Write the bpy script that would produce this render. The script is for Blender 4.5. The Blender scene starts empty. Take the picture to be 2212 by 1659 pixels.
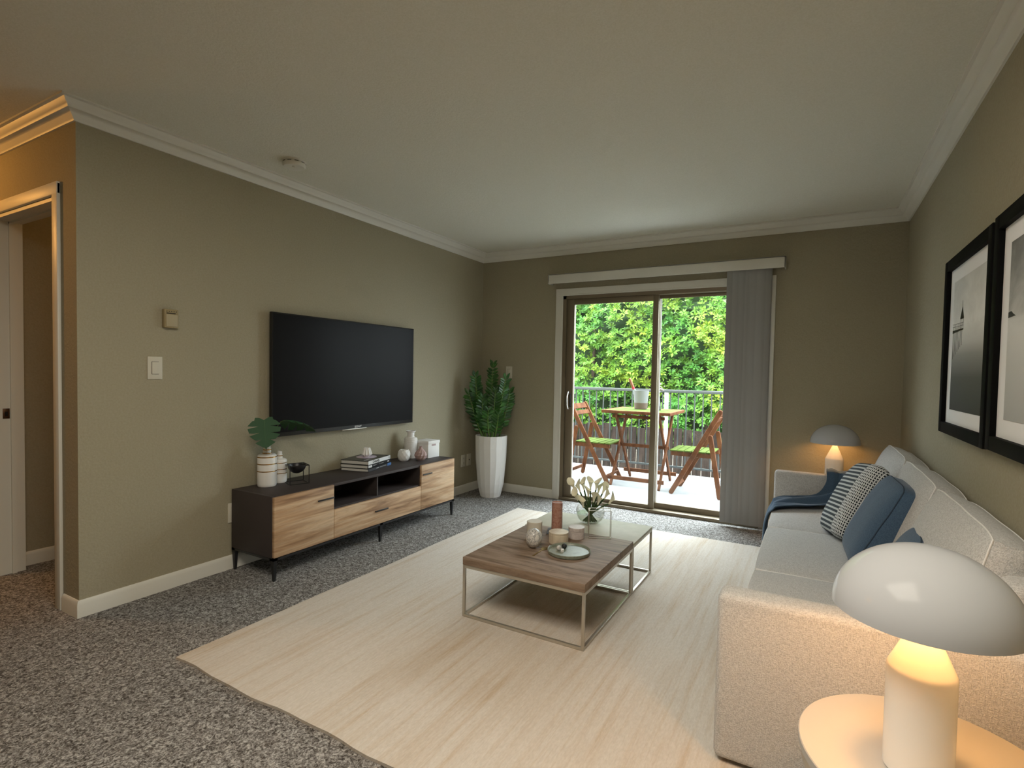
import bpy, bmesh, math, random
from mathutils import Vector, Matrix
PI = math.pi
random.seed(7)
C = bpy.context.scene.collection
sc = bpy.context.scene
W, YB, H = 3.61, 3.492, 2.44        # room: right wall x, back wall y, ceiling height

# ------------------------------------------------------------------ camera
cam = bpy.data.cameras.new('camera'); co = bpy.data.objects.new('camera', cam); C.objects.link(co)
yaw, pitch, roll = -0.508508524, -0.0322982619, 0.0196793205
fw = Vector((math.sin(yaw) * math.cos(pitch), math.cos(yaw) * math.cos(pitch), math.sin(pitch)))
r0 = Vector((math.cos(yaw), -math.sin(yaw), 0)); u0 = r0.cross(fw)
rt = r0 * math.cos(roll) + u0 * math.sin(roll); up = -r0 * math.sin(roll) + u0 * math.cos(roll)
M = Matrix.Identity(4)
for i in range(3):
    M[i][0], M[i][1], M[i][2] = rt[i], up[i], -fw[i]
M.translation = Vector((3.05475, -1.17264, 1.21974))
co.matrix_world = M
cam.sensor_width = 36; cam.lens = 1143.57 / 2212 * 36
cam.shift_x = -15.414 / 2212; cam.shift_y = 12.55 / 2212
cam.clip_start = 0.02
sc.camera = co
# ------------------------------------------------------------------ light
sc.view_settings.view_transform = 'Standard'; sc.view_settings.look = 'None'
sc.view_settings.gamma = 1.0; sc.view_settings.use_curve_mapping = False
sc.view_settings.exposure = 0.0
sc.cycles.max_bounces = 10; sc.cycles.diffuse_bounces = 6; sc.cycles.transparent_max_bounces = 16
sc.cycles.sample_clamp_indirect = 8.0; sc.cycles.use_denoising = True
wd = bpy.data.worlds.new('sky'); sc.world = wd; wd.use_nodes = True
wn = wd.node_tree; bg = wn.nodes['Background']
bg.inputs[1].default_value = 21.0
_t = wd.node_tree.nodes.new('ShaderNodeTexCoord'); _s = wd.node_tree.nodes.new('ShaderNodeSeparateXYZ'); _r = wd.node_tree.nodes.new('ShaderNodeValToRGB')
wd.node_tree.links.new(_t.outputs['Generated'], _s.inputs[0]); wd.node_tree.links.new(_s.outputs['Z'], _r.inputs[0]); wd.node_tree.links.new(_r.outputs[0], bg.inputs[0])
_r.color_ramp.elements[0].position = 0.0; _r.color_ramp.elements[0].color = (0.34, 0.37, 0.40, 1)     # overcast: the zenith is the brightest
_r.color_ramp.elements[1].position = 0.9; _r.color_ramp.elements[1].color = (0.86, 0.94, 1.0, 1)

def light(name, kind, loc, energy, color, **kw):
    l = bpy.data.lights.new(name, kind); o = bpy.data.objects.new(name, l); C.objects.link(o)
    o.location = loc; l.energy = energy; l.color = color
    for k, v in kw.items():
        if k == 'rot': o.rotation_euler = v
        else: setattr(l, k, v)
    return o
sun = light('sun', 'SUN', (3, -6, 9), 8.5, (1.0, 0.95, 0.85), angle=0.12, rot=(math.radians(43), 0, math.radians(-18)))
glow = light('bright_overcast_sky', 'SUN', (2, 12, 12), 4.5, (0.80, 0.92, 1.0), angle=math.radians(55), rot=(math.radians(-40), 0, math.radians(-8)))
port = light('door_daylight_portal', 'AREA', (1.75, 3.72, 1.0), 1, (1, 1, 1), shape='RECTANGLE', size=2.0, size_y=2.1, rot=(math.radians(-90), 0, 0))
port.data.cycles.is_portal = True
FILL_PANEL_W = 54.0; HALL_LAMP_W = 28.0; TABLE_LAMP_W = 2.6  # the first drives the added fill panel

# ------------------------------------------------------------------ helpers
def new_bm(): return bmesh.new()
def obj(name, bm, mat, parent=None, loc=None, rot=None, smooth=True, ang=38):
    bmesh.ops.recalc_face_normals(bm, faces=bm.faces[:])
    if smooth:
        for f in bm.faces: f.smooth = True
        lim = math.radians(ang)
        for e in bm.edges:
            e.smooth = len(e.link_faces) == 2 and e.calc_face_angle(0) < lim
    me = bpy.data.meshes.new(name); bm.to_mesh(me); bm.free()
    for m in (mat if isinstance(mat, (list, tuple)) else [mat]): me.materials.append(m)
    o = bpy.data.objects.new(name, me); C.objects.link(o)
    if parent: o.parent = parent
    if loc: o.location = loc
    if rot: o.rotation_euler = rot
    return o
def thing(name, label, cat, loc=(0, 0, 0), rotz=0, group=None):
    o = bpy.data.objects.new(name, None); C.objects.link(o); o.empty_display_size = 0.1
    o.location = loc; o.rotation_euler = (0, 0, rotz); o['label'] = label; o['category'] = cat
    if group: o['group'] = group
    return o
def tag(o, label, cat, group=None):
    o['label'] = label; o['category'] = cat
    if group: o['group'] = group
    return o
def struct(o): o['kind'] = 'structure'; return o
def dup(root, loc, rotz=None, label=None):
    def cp(o, par):
        c = o.copy(); C.objects.link(c); c.parent = par
        for ch in list(o.children): cp(ch, c)
        return c
    r = cp(root, None); r.location = loc
    if rotz is not None: r.rotation_euler = (0, 0, rotz)
    if label: r['label'] = label
    return r
def box(bm, x0, x1, y0, y1, z0, z1, bev=0, seg=2, mi=0, mtx=None):
    v = [bm.verts.new(p) for p in ((x0,y0,z0),(x1,y0,z0),(x1,y1,z0),(x0,y1,z0),(x0,y0,z1),(x1,y0,z1),(x1,y1,z1),(x0,y1,z1))]
    fs = [bm.faces.new([v[i] for i in q]) for q in ((0,3,2,1),(4,5,6,7),(0,1,5,4),(1,2,6,5),(2,3,7,6),(3,0,4,7))]
    for f in fs: f.material_index = mi
    if bev:
        es = list({e for f in fs for e in f.edges})
        r = bmesh.ops.bevel(bm, geom=es, offset=bev, segments=seg, profile=0.5, affect='EDGES')
        for f in r['faces']: f.material_index = mi
        v = list({w for f in r['faces'] for w in f.verts})
    if mtx: bmesh.ops.transform(bm, matrix=mtx, verts=v)
    return bm
def B(*a, **k): return box(new_bm(), *a, **k)
def beam(bm, a, b, w, t, side=(0, 1, 0), bev=0, rnd=False):
    """bar from a to b, width w along (dir x side), thickness t along side"""
    a, b = Vector(a), Vector(b); d = (b - a); L = d.length; d.normalize()
    s = Vector(side); s = (s - d * s.dot(d)).normalized(); n = d.cross(s)
    prof = [(-w/2, 0), (w/2, 0)]
    pts = []
    if rnd:
        k = 6
        for i in range(k + 1): an = PI + PI * i / k; pts.append((math.cos(an) * w/2, w/2 + math.sin(an) * w/2))
        for i in range(k + 1): an = PI * i / k; pts.append((math.cos(an) * w/2, L - w/2 + math.sin(an) * w/2))
    else: pts = [(-w/2, 0), (w/2, 0), (w/2, L), (-w/2, L)]
    fr = [bm.verts.new(a + n * p[0] + d * p[1] + s * t/2) for p in pts]
    bk = [bm.verts.new(a + n * p[0] + d * p[1] - s * t/2) for p in pts]
    fs = [bm.faces.new(fr), bm.faces.new(bk[::-1])]
    for i in range(len(pts)):
        j = (i + 1) % len(pts); fs.append(bm.faces.new((fr[i], bk[i], bk[j], fr[j])))
    if bev: bmesh.ops.bevel(bm, geom=list({e for f in fs[:2] for e in f.edges}), offset=bev, segments=1, affect='EDGES')
    return bm
def lathe(bm, prof, n=48, cx=0, cy=0, z0=0, mis=None, close=False):
    rings = []
    for r, z in prof:
        if r <= 1e-5: rings.append([bm.verts.new((cx, cy, z0 + z))])
        else: rings.append([bm.verts.new((cx + r * math.cos(2*PI*i/n), cy + r * math.sin(2*PI*i/n), z0 + z)) for i in range(n)])
    for k in range(len(rings) - 1):
        a, b = rings[k], rings[k+1]
        for i in range(n):
            j = (i + 1) % n
            if len(a) == 1 and len(b) == 1: continue
            if len(a) == 1: f = bm.faces.new((a[0], b[j], b[i]))
            elif len(b) == 1: f = bm.faces.new((a[i], a[j], b[0]))
            else: f = bm.faces.new((a[i], a[j], b[j], b[i]))
            if mis: f.material_index = mis[k]
    return bm
def tube(bm, pts, r, n=8, caps=True, up=(0, 0, 1)):
    pts = [Vector(p) for p in pts]; rings = []; pn = None
    for i, p in enumerate(pts):
        d = (pts[min(i+1, len(pts)-1)] - pts[max(i-1, 0)]).normalized()
        if pn is None:
            u = Vector(up)
            if abs(u.dot(d)) > 0.95: u = Vector((1, 0, 0))
            pn = (u - d * u.dot(d)).normalized()
        else: pn = (pn - d * pn.dot(d)).normalized()
        q = d.cross(pn); rr = r[i] if isinstance(r, (list, tuple)) else r
        rings.append([bm.verts.new(p + (pn * math.cos(2*PI*k/n) + q * math.sin(2*PI*k/n)) * rr) for k in range(n)])
    for a, b in zip(rings, rings[1:]):
        for k in range(n): bm.faces.new((a[k], a[(k+1) % n], b[(k+1) % n], b[k]))
    if caps: bm.faces.new(rings[0][::-1]); bm.faces.new(rings[-1])
    return bm
def sweep(bm, path, prof):
    """extrude profile (out, z) along a plan polyline, mitred; out points to the right of travel"""
    n = len(path); secs = []
    for i, p in enumerate(path):
        p = Vector(p); nr = []
        if i > 0: d = (p - Vector(path[i-1])).normalized(); nr.append(Vector((d.y, -d.x)))
        if i < n-1: d = (Vector(path[i+1]) - p).normalized(); nr.append(Vector((d.y, -d.x)))
        m = nr[0] if len(nr) == 1 else (nr[0] + nr[1]) / (1 + nr[0].dot(nr[1]))
        secs.append([bm.verts.new((p.x + m.x * o, p.y + m.y * o, z)) for o, z in prof])
    for a, b in zip(secs, secs[1:]):
        for k in range(len(prof)): bm.faces.new((a[k], a[(k+1) % len(prof)], b[(k+1) % len(prof)], b[k]))
    bm.faces.new(secs[0]); bm.faces.new(secs[-1][::-1])
    return bm

# ------------------------------------------------------------------ materials
def srgb(r, g, b):
    f = lambda c: (c/255/12.92) if c/255 <= 0.04045 else ((c/255 + 0.055)/1.055) ** 2.4
    return (f(r), f(g), f(b), 1)
def mat(name, col, rough=0.5, metal=0.0, spec=0.5, **k):
    m = bpy.data.materials.new(name); m.use_nodes = True; nt = m.node_tree; p = nt.nodes['Principled BSDF']
    p.inputs['Base Color'].default_value = col if len(col) == 4 else (*col, 1)
    p.inputs['Roughness'].default_value = rough; p.inputs['Metallic'].default_value = metal
    p.inputs['Specular IOR Level'].default_value = spec
    for a, v in k.items(): p.inputs[a].default_value = v
    return m
def N(m, t, **k):
    n = m.node_tree.nodes.new(t)
    for a, v in k.items():
        if a.startswith('i_'):
            key = a[2:].replace('_', ' '); n.inputs[key].default_value = v
        else: setattr(n, a, v)
    return n
def L(m, a, b): m.node_tree.links.new(a, b)
def coords(m, scale=(1, 1, 1), kind='Object', rot=(0, 0, 0)):
    tc = N(m, 'ShaderNodeTexCoord'); mp = N(m, 'ShaderNodeMapping')
    mp.inputs['Scale'].default_value = scale; mp.inputs['Rotation'].default_value = rot
    L(m, tc.outputs[kind], mp.inputs[0]); return mp.outputs[0]
def noise(m, vec, scale=5, detail=3, rough=0.5, dist=0):
    n = N(m, 'ShaderNodeTexNoise'); n.inputs['Scale'].default_value = scale; n.inputs['Detail'].default_value = detail
    n.inputs['Roughness'].default_value = rough; n.inputs['Distortion'].default_value = dist
    L(m, vec, n.inputs['Vector']); return n.outputs['Fac']
def ramp(m, fac, stops):
    r = N(m, 'ShaderNodeValToRGB'); e = r.color_ramp.elements
    while len(e) < len(stops): e.new(0.5)
    for q, (p, c) in zip(e, stops): q.position = p; q.color = c if len(c) == 4 else (*c, 1)
    L(m, fac, r.inputs[0]); return r.outputs['Color']
def mix(m, fac, a, b, bt='MIX'):
    x = N(m, 'ShaderNodeMix', data_type='RGBA', blend_type=bt)
    for s, v in ((x.inputs[0], fac), (x.inputs[6], a), (x.inputs[7], b)):
        if hasattr(v, 'is_linked') or hasattr(v, 'links'): L(m, v, s)
        else: s.default_value = v
    return x.outputs[2]
def pr(m): return m.node_tree.nodes['Principled BSDF']
def setc(m, c): L(m, c, pr(m).inputs['Base Color'])
def bump(m, h, strength=0.3, dist=0.01):
    b = N(m, 'ShaderNodeBump'); b.inputs['Strength'].default_value = strength; b.inputs['Distance'].default_value = dist
    L(m, h, b.inputs['Height']); L(m, b.outputs[0], pr(m).inputs['Normal'])
def math_(m, op, a, b=0.5):
    x = N(m, 'ShaderNodeMath', operation=op)
    for s, v in ((x.inputs[0], a), (x.inputs[1], b)):
        if hasattr(v, 'links'): L(m, v, s)
        else: s.default_value = v
    return x.outputs[0]

def textured_paint(name, col, s=70, st=0.35, rough=0.75):
    m = mat(name, col, rough, spec=0.25); v = coords(m)
    n = noise(m, v, s, 4, 0.6); n2 = noise(m, v, s * 0.35, 3, 0.5, 1.5)
    bump(m, math_(m, 'ADD', n, n2), st, 0.006)
    c2 = (col[0] * 0.93, col[1] * 0.93, col[2] * 0.90, 1)
    setc(m, ramp(m, noise(m, v, s * 1.6, 2), [(0.35, c2), (0.65, col)]))
    return m
M_wall = textured_paint('wall_paint', (0.36, 0.325, 0.235, 1))
M_ceil = textured_paint('ceiling_paint', (0.74, 0.725, 0.645, 1), 110, 0.3, 0.9)
M_trim = mat('white_trim_paint', (0.70, 0.685, 0.62), 0.45); bump(M_trim, noise(M_trim, coords(M_trim), 90), 0.08, 0.002)
def wood(name, light_, mid, dark, sc_=(1, 1, 1), rough=0.45, grain=1.0, fine=6):
    m = mat(name, mid, rough, spec=0.15 if rough > .55 else 0.35); v = coords(m, sc_)
    a = noise(m, v, 3.0, 5, 0.62, 0.6); b = noise(m, v, 3.0 * fine, 4, 0.7, 0.2)
    c = ramp(m, a, [(0.30, dark), (0.46, mid), (0.60, light_), (0.75, mid)])
    c = mix(m, 0.35 * grain, c, ramp(m, b, [(0.35, dark), (0.6, light_)]), 'MULTIPLY')
    setc(m, c); bump(m, b, 0.12, 0.002)
    return m
M_veneer = wood('console_oak_veneer', (0.70, 0.53, 0.36, 1), (0.52, 0.345, 0.205, 1), (0.20, 0.105, 0.055, 1), (1, 0.42, 6.0), 0.5, 0.9, fine=3)
M_ctwood = wood('coffee_table_wood', (0.36, 0.275, 0.21, 1), (0.28, 0.205, 0.15, 1), (0.13, 0.09, 0.065, 1), (1.1, 8, 8), 0.6, 1.0)
M_teak = wood('balcony_teak', (0.165, 0.064, 0.026, 1), (0.12, 0.043, 0.017, 1), (0.07, 0.024, 0.009, 1), (4, 4, 2), 0.7, 0.6)
M_slat = wood('green_slat_paint', (0.085, 0.125, 0.022, 1), (0.075, 0.11, 0.02, 1), (0.055, 0.075, 0.014, 1), (4, 4, 4), 0.9, 0.3)
M_dark = mat('dark_brown_lacquer', (0.050, 0.040, 0.039), 0.55, spec=.3)
M_blackm = mat('black_metal', (0.012, 0.012, 0.013), 0.4)
M_black = mat('black_plastic', (0.006, 0.006, 0.006), 0.35)
M_screen = mat('tv_screen', (0.013, 0.013, 0.0135), 0.28, spec=0.04)
M_white = mat('white_ceramic', (0.80, 0.79, 0.77), 0.35)
M_whitem = mat('matte_white', (0.78, 0.77, 0.75), 0.7)
M_gold = mat('gold_band', (0.55, 0.32, 0.09), 0.25, 1.0)
M_brass = mat('aged_brass', (0.36, 0.24, 0.08), 0.4, 1.0)
M_plate = mat('switch_plate_plastic', (0.60, 0.57, 0.48), 0.4)
M_thermo = mat('beige_thermostat_plastic', (0.30, 0.235, 0.12), 0.45)
M_alu = mat('bronze_aluminium', (0.20, 0.16, 0.105), 0.45, 0.35)
M_alulight = mat('white_aluminium', (0.85, 0.85, 0.83), 0.4)
M_rail = mat('grey_railing_metal', (0.045, 0.052, 0.052), 0.5, 0.1)
M_chrome = mat('satin_metal', (0.55, 0.52, 0.46), 0.3, 1.0)
M_nickel = mat('champagne_metal', (0.52, 0.485, 0.42), 0.38, 0.75)
M_stone = mat('cream_stone', (0.60, 0.56, 0.44), 0.6, spec=.2)
setc(M_stone, ramp(M_stone, noise(M_stone, coords(M_stone), 9, 6, 0.6), [(0.3, (0.40, 0.375, 0.29, 1)), (0.7, (0.48, 0.455, 0.36, 1))]))
M_vane = mat('grey_blind_vinyl', (0.30, 0.30, 0.295), 0.6)
def marble(name, base, vein, s=12, w=0.06):
    m = mat(name, base, 0.3); n = noise(m, coords(m), s, 8, 0.65, 2.0)
    setc(m, ramp(m, n, [(0.40, base), (0.5 - w/2, base), (0.5, vein), (0.5 + w/2, base), (0.7, tuple(c * 0.9 for c in base[:3]) + (1,))])); return m
M_marble = marble('white_marble', (0.68, 0.65, 0.61, 1), (0.20, 0.20, 0.20, 1), 22, 0.10)
M_navym = marble('navy_marble', (0.035, 0.045, 0.065, 1), (0.45, 0.45, 0.47, 1), 18, 0.05)
M_trav = wood('pale_travertine', (0.66, 0.57, 0.44, 1), (0.60, 0.50, 0.38, 1), (0.48, 0.38, 0.27, 1), (14, 14, 3), 0.5, 0.4)
M_rose = marble('rose_stone', (0.34, 0.155, 0.11, 1), (0.46, 0.27, 0.21, 1), 26, 0.12)
M_creamc = mat('cream_candle_ceramic', (0.62, 0.57, 0.48), 0.5)
M_blush = mat('blush_ceramic', (0.42, 0.29, 0.27), 0.6)
M_blush2 = marble('pale_pink_stone', (0.60, 0.53, 0.50, 1), (0.50, 0.43, 0.41, 1), 14, 0.2)
M_sage = marble('sage_stoneware', (0.17, 0.19, 0.145, 1), (0.23, 0.25, 0.20, 1), 12, 0.25)
M_leaf = mat('dark_glossy_leaf', (0.02, 0.09, 0.012), 0.35)
setc(M_leaf, ramp(M_leaf, noise(M_leaf, coords(M_leaf), 14, 2), [(0.35, (0.012, 0.055, 0.01, 1)), (0.7, (0.04, 0.15, 0.018, 1))]))
M_stem = mat('green_stem', (0.10, 0.20, 0.03), 0.45)
M_mon = mat('monstera_leaf', (0.022, 0.075, 0.028), 0.55, spec=.25)
M_monback = mat('monstera_midrib', (0.05, 0.12, 0.03), 0.5)
M_lily = mat('ivory_petal', (0.84, 0.81, 0.63), 0.5)
M_lstem = mat('dark_lily_stem', (0.03, 0.07, 0.012), 0.4)
M_soil = mat('soil', (0.02, 0.014, 0.01), 0.9)

# carpet
M_carpet = mat('grey_brown_carpet', (0.2, 0.18, 0.15), 0.95, spec=0.1)
v = coords(M_carpet); a = noise(M_carpet, v, 130, 3, 0.7, 0.8); b = noise(M_carpet, v, 55, 3, 0.65, 1.2)
ab = math_(M_carpet, 'MULTIPLY', math_(M_carpet, 'ADD', a, b), 0.5)
cc = ramp(M_carpet, ab, [(0.40, (0.06, 0.052, 0.045, 1)), (0.50, (0.24, 0.225, 0.21, 1)), (0.60, (0.56, 0.545, 0.525, 1))])
cc = mix(M_carpet, 0.25, cc, ramp(M_carpet, noise(M_carpet, v, 2.2, 2), [(0.3, (0.7, 0.7, 0.7, 1)), (0.7, (1.15, 1.15, 1.15, 1))]), 'MULTIPLY')
setc(M_carpet, cc); bump(M_carpet, ab, 0.9, 0.02)
# rug
M_rug = mat('beige_woven_rug', (0.6, 0.5, 0.38), 0.95, spec=0.1)
v = coords(M_rug, (1, 0.045, 1)); v2 = coords(M_rug, (1, 0.35, 1)); v3 = coords(M_rug)
c = ramp(M_rug, noise(M_rug, v, 26, 6, 0.7), [(0.30, (0.50, 0.405, 0.305, 1)), (0.45, (0.565, 0.50, 0.43, 1)), (0.56, (0.60, 0.55, 0.495, 1)), (0.72, (0.53, 0.45, 0.36, 1))])
c = mix(M_rug, 0.45, c, ramp(M_rug, noise(M_rug, v2, 150, 3, 0.6), [(0.3, (0.72, 0.70, 0.66, 1)), (0.7, (1.0, 1.0, 1.0, 1))]), 'MULTIPLY')
setc(M_rug, c); bump(M_rug, noise(M_rug, v2, 240, 3), 0.5, 0.004)
# woven fabrics
def fabric(name, c1, c2, s=1.0, st=0.5, rough=0.9):
    m = mat(name, c1, rough, spec=0.15)
    h1 = noise(m, coords(m, (1, 0.22, 1)), 420 * s, 1, 0.5); h2 = noise(m, coords(m, (1, 1, 0.22)), 420 * s, 1, 0.5)
    h3 = noise(m, coords(m, (0.22, 1, 1)), 420 * s, 1, 0.5)
    h = math_(m, 'ADD', math_(m, 'ADD', h1, h2), h3); h = math_(m, 'MULTIPLY', h, 0.333)
    setc(m, ramp(m, h, [(0.40, c2), (0.58, c1)])); bump(m, h, st, 0.004)
    pr(m).inputs['Sheen Weight'].default_value = 0.15
    return m
M_sofa = fabric('light_grey_linen', (0.60, 0.595, 0.585, 1), (0.40, 0.395, 0.385, 1), 1.0, 0.8)
M_navy = fabric('navy_linen', (0.075, 0.125, 0.195, 1), (0.045, 0.08, 0.13, 1), 1.3, 0.35)
M_throw = fabric('navy_wool', (0.080, 0.130, 0.200, 1), (0.055, 0.095, 0.15, 1), 1.6, 0.2)
M_cord = mat('piping_cord', (0.74, 0.73, 0.71), 0.9)
M_navycord = mat('navy_piping', (0.025, 0.045, 0.075), 0.9)
# houndstooth weave (object coords, x/z on the face)
M_hound = mat('black_white_weave', (0.5, 0.5, 0.5), 0.9, spec=0.1)
def wavex(m, vec, axis, s):
    w = N(m, 'ShaderNodeTexWave', wave_type='BANDS', bands_direction=axis, wave_profile='SIN'); w.inputs['Scale'].default_value = s
    L(m, vec, w.inputs['Vector']); return w.outputs['Fac']
_sp = N(M_hound, 'ShaderNodeSeparateXYZ'); L(M_hound, coords(M_hound), _sp.inputs[0])
_yx = math_(M_hound, 'SUBTRACT', _sp.outputs['X'], _sp.outputs['Y'])
wa = math_(M_hound, 'SINE', math_(M_hound, 'MULTIPLY', _yx, 420.0)); wb = math_(M_hound, 'SINE', math_(M_hound, 'MULTIPLY', _sp.outputs['Z'], 420.0))
wc = math_(M_hound, 'SINE', math_(M_hound, 'MULTIPLY', _sp.outputs['Z'], 270.0))
st = ramp(M_hound, wc, [(0.0, (0.06, 0.07, 0.08, 1)), (0.35, (0.50, 0.52, 0.52, 1))])
ck = ramp(M_hound, math_(M_hound, 'MAXIMUM', math_(M_hound, 'MULTIPLY', wa, wb), math_(M_hound, 'MULTIPLY', wa, .45)), [(0.05, (0.012, 0.015, 0.02, 1)), (0.25, (0.72, 0.74, 0.74, 1))])
band = math_(M_hound, 'GREATER_THAN', _yx, .055)
setc(M_hound, mix(M_hound, band, st, ck))
# glass
def pane_glass(name, tint=(0.97, 0.99, 0.98, 1)):
    m = bpy.data.materials.new(name); m.use_nodes = True; nt = m.node_tree; nt.nodes.remove(nt.nodes['Principled BSDF'])
    t = nt.nodes.new('ShaderNodeBsdfTransparent'); t.inputs[0].default_value = tint
    g = nt.nodes.new('ShaderNodeBsdfGlossy'); g.inputs['Roughness'].default_value = 0.0
    lw = nt.nodes.new('ShaderNodeLayerWeight'); lw.inputs[0].default_value = .5; pw = nt.nodes.new('ShaderNodeMath'); pw.operation = 'POWER'; pw.inputs[1].default_value = 4; nt.links.new(lw.outputs['Facing'], pw.inputs[0]); f = nt.nodes.new('ShaderNodeMath'); f.operation = 'MULTIPLY_ADD'; f.inputs[1].default_value = .7; f.inputs[2].default_value = .035; nt.links.new(pw.outputs[0], f.inputs[0])
    mx = nt.nodes.new('ShaderNodeMixShader'); nt.links.new(f.outputs[0], mx.inputs[0]); nt.links.new(t.outputs[0], mx.inputs[1]); nt.links.new(g.outputs[0], mx.inputs[2])
    nt.links.new(mx.outputs[0], nt.nodes['Material Output'].inputs['Surface']); return m
M_pane = pane_glass('clear_pane')
M_vglass = pane_glass('vase_glass', (0.975, 0.978, 0.972, 1))
M_water = pane_glass('water', (0.91, 0.91, 0.885, 1))
def emit(name, col, s):
    m = mat(name, col, 0.5); pr(m).inputs['Emission Color'].default_value = (*col[:3], 1); pr(m).inputs['Emission Strength'].default_value = s; return m

# ================================================================== SETTING
HX, FY = -3.2, -4.2       # far hall wall x, rear wall y
bm = B(HX - .15, W + .15, FY - .15, YB + .15, -0.12, 0); struct(obj('floor', bm, M_carpet))
bm = B(HX - .15, W + .15, FY - .15, YB + .15, H, H + .25); struct(obj('ceiling', bm, M_ceil))
bm = B(-0.12, 0, 0, YB, 0, H); struct(obj('wall_left', bm, M_wall))
# hall wall with its doorway
OX0, OX1, OZ = -0.985, -0.222, 2.035
bm = new_bm(); box(bm, OX1, -0.12, 0, .115, 0, H); box(bm, HX, OX0, 0, .115, 0, H); box(bm, OX0, OX1, 0, .115, OZ, H)
struct(obj('wall_hall', bm, M_wall))
bm = B(OX0 - .19, OX0 - .075, .115, YB, 0, H); struct(obj('wall_bedroom', bm, M_wall))
# back wall with the sliding-door opening
DX0, DX1, DZ = 0.926, 2.69, 1.962
bm = new_bm(); box(bm, HX, DX0, YB, YB + .15, 0, H); box(bm, DX1, W + .15, YB, YB + .15, 0, H); box(bm, DX0, DX1, YB, YB + .15, DZ, H)
struct(obj('wall_back', bm, M_wall))
bm = B(W, W + .15, FY, YB, 0, H); struct(obj('wall_right', bm, M_wall))
bm = B(HX, W, FY - .15, FY, 0, H); struct(obj('wall_front', bm, M_wall))
bm = B(HX - .15, HX, FY, YB, 0, H); struct(obj('wall_far_left', bm, M_wall))
# crown moulding
cp = [(0, H), (0, H-.088), (.010, H-.088), (.014, H-.078), (.030, H-.062), (.038, H-.050), (.046, H-.046), (.052, H-.032), (.060, H-.026), (.068, H-.012), (.080, H-.009), (.080, H)]
bm = sweep(new_bm(), [(HX, 0), (0, 0), (0, YB), (W, YB), (W, FY)], cp); struct(obj('trim_1', bm, M_trim))
bp = [(0, 0), (.012, 0), (.012, .062), (.008, .078), (.004, .083), (0, .083)]
def base(name, path): struct(obj(name, sweep(new_bm(), path, bp), M_trim))
base('baseboard_left', [(-0.155, 0), (0, 0), (0, YB), (0.851, YB)])
base('baseboard_back', [(2.766, YB), (W, YB), (W, FY)])
base('baseboard_bedroom', [(OX0 - .075, .115), (OX0 - .075, YB)])
base('baseboard_hall', [(HX, 0), (OX0 - .066, 0)])
# hall doorway casing and jamb
bm = new_bm()
for x0, x1 in ((OX1 + .004, OX1 + .062), (OX0 - .062, OX0 - .004)): box(bm, x0, x1, -.016, 0, 0, OZ + .06, .004)
box(bm, OX0 - .062, OX1 + .062, -.0165, 0, OZ + .004, OZ + .065, .004)
struct(obj('trim_2', bm, M_trim))
d1 = obj('door_1', box(box(B(OX0 - .002, OX0 + .014, -.002, .117, 0, OZ), OX1 - .014, OX1 + .002, -.002, .117, 0, OZ), OX0, OX1, -.002, .117, OZ - .016, OZ + .002), M_trim); struct(d1)
bm = new_bm(); box(bm, OX0 + .014, OX0 + .026, .055, .075, 0, OZ - .016); box(bm, OX1 - .026, OX1 - .014, .055, .075, 0, OZ - .016); box(bm, OX0, OX1, .055, .075, OZ - .028, OZ - .016)
obj('door_stop', bm, M_trim, d1)
bm = B(OX0 + .013, OX0 + .017, .022, .052, .90, .958, .001); box(bm, OX0 + .0165, OX0 + .018, .030, .043, .915, .94, mi=1)
obj('strike_plate', bm, [mat('bronze_plate', (0.10, 0.055, 0.03), 0.4, 0.8), M_black], d1)

# sliding door
sd = obj('door_2', box(box(box(B(DX0, DX0 + .034, YB - .01, YB + .14, 0, DZ), DX1 - .034, DX1, YB - .01, YB + .14, 0, DZ), DX0, DX1, YB - .01, YB + .14, DZ - .032, DZ), DX0, DX1, YB - .022, YB + .14, -.004, .028, .003), M_alu); struct(sd)
def sash(name, x0, x1, z0, z1, y, sl, sr, rt_, rb, d=.028):
    bm = new_bm(); box(bm, x0, x0 + sl, y - d/2, y + d/2, z0, z1, .002); box(bm, x1 - sr, x1, y - d/2, y + d/2, z0, z1, .002)
    box(bm, x0 + sl, x1 - sr, y - d/2 + .002, y + d/2 - .002, z1 - rt_, z1, .002); box(bm, x0 + sl, x1 - sr, y - d/2 + .002, y + d/2 - .002, z0, z0 + rb, .002)
    s = obj(name, bm, M_alu, sd); obj('glass_pane', B(x0 + sl, x1 - sr, y - .002, y + .002, z0 + rb, z1 - rt_), M_pane, s); return s
s1 = sash('sliding_sash', DX0 + .036, 1.838, .028, DZ - .032, YB + .022, .075, .050, .052, .034)
s2 = sash('fixed_sash', 1.806, DX1 - .036, .028, DZ - .030, YB + .075, .030, .04, .030, .050)
obj('bright_stile_strip', box(B(1.818, 1.842, YB + .094, YB + .104, .03, DZ - .035), DX0 + .085, DX0 + .104, YB + .05, YB + .06, .03, DZ - .035), M_alulight, sd)  # white strips; the meeting-stile one has its sunlit edge put into the colour
bm = new_bm(); tube(bm, [(0, 0, -.085), (0, -.02, -.08), (-.002, -.036, -.045), (-.003, -.040, 0), (-.002, -.036, .045), (0, -.02, .08), (0, 0, .085)], .0065, 8)
h_ = obj('door_handle', bm, mat('handle_chrome', (.75, .75, .74), .25, .7), s1); h_.location = (.998, YB + .008, .965)
obj('latch', B(1.008, 1.022, YB - .004, YB + .010, .90, 1.03, .003), M_black, s1)
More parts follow.
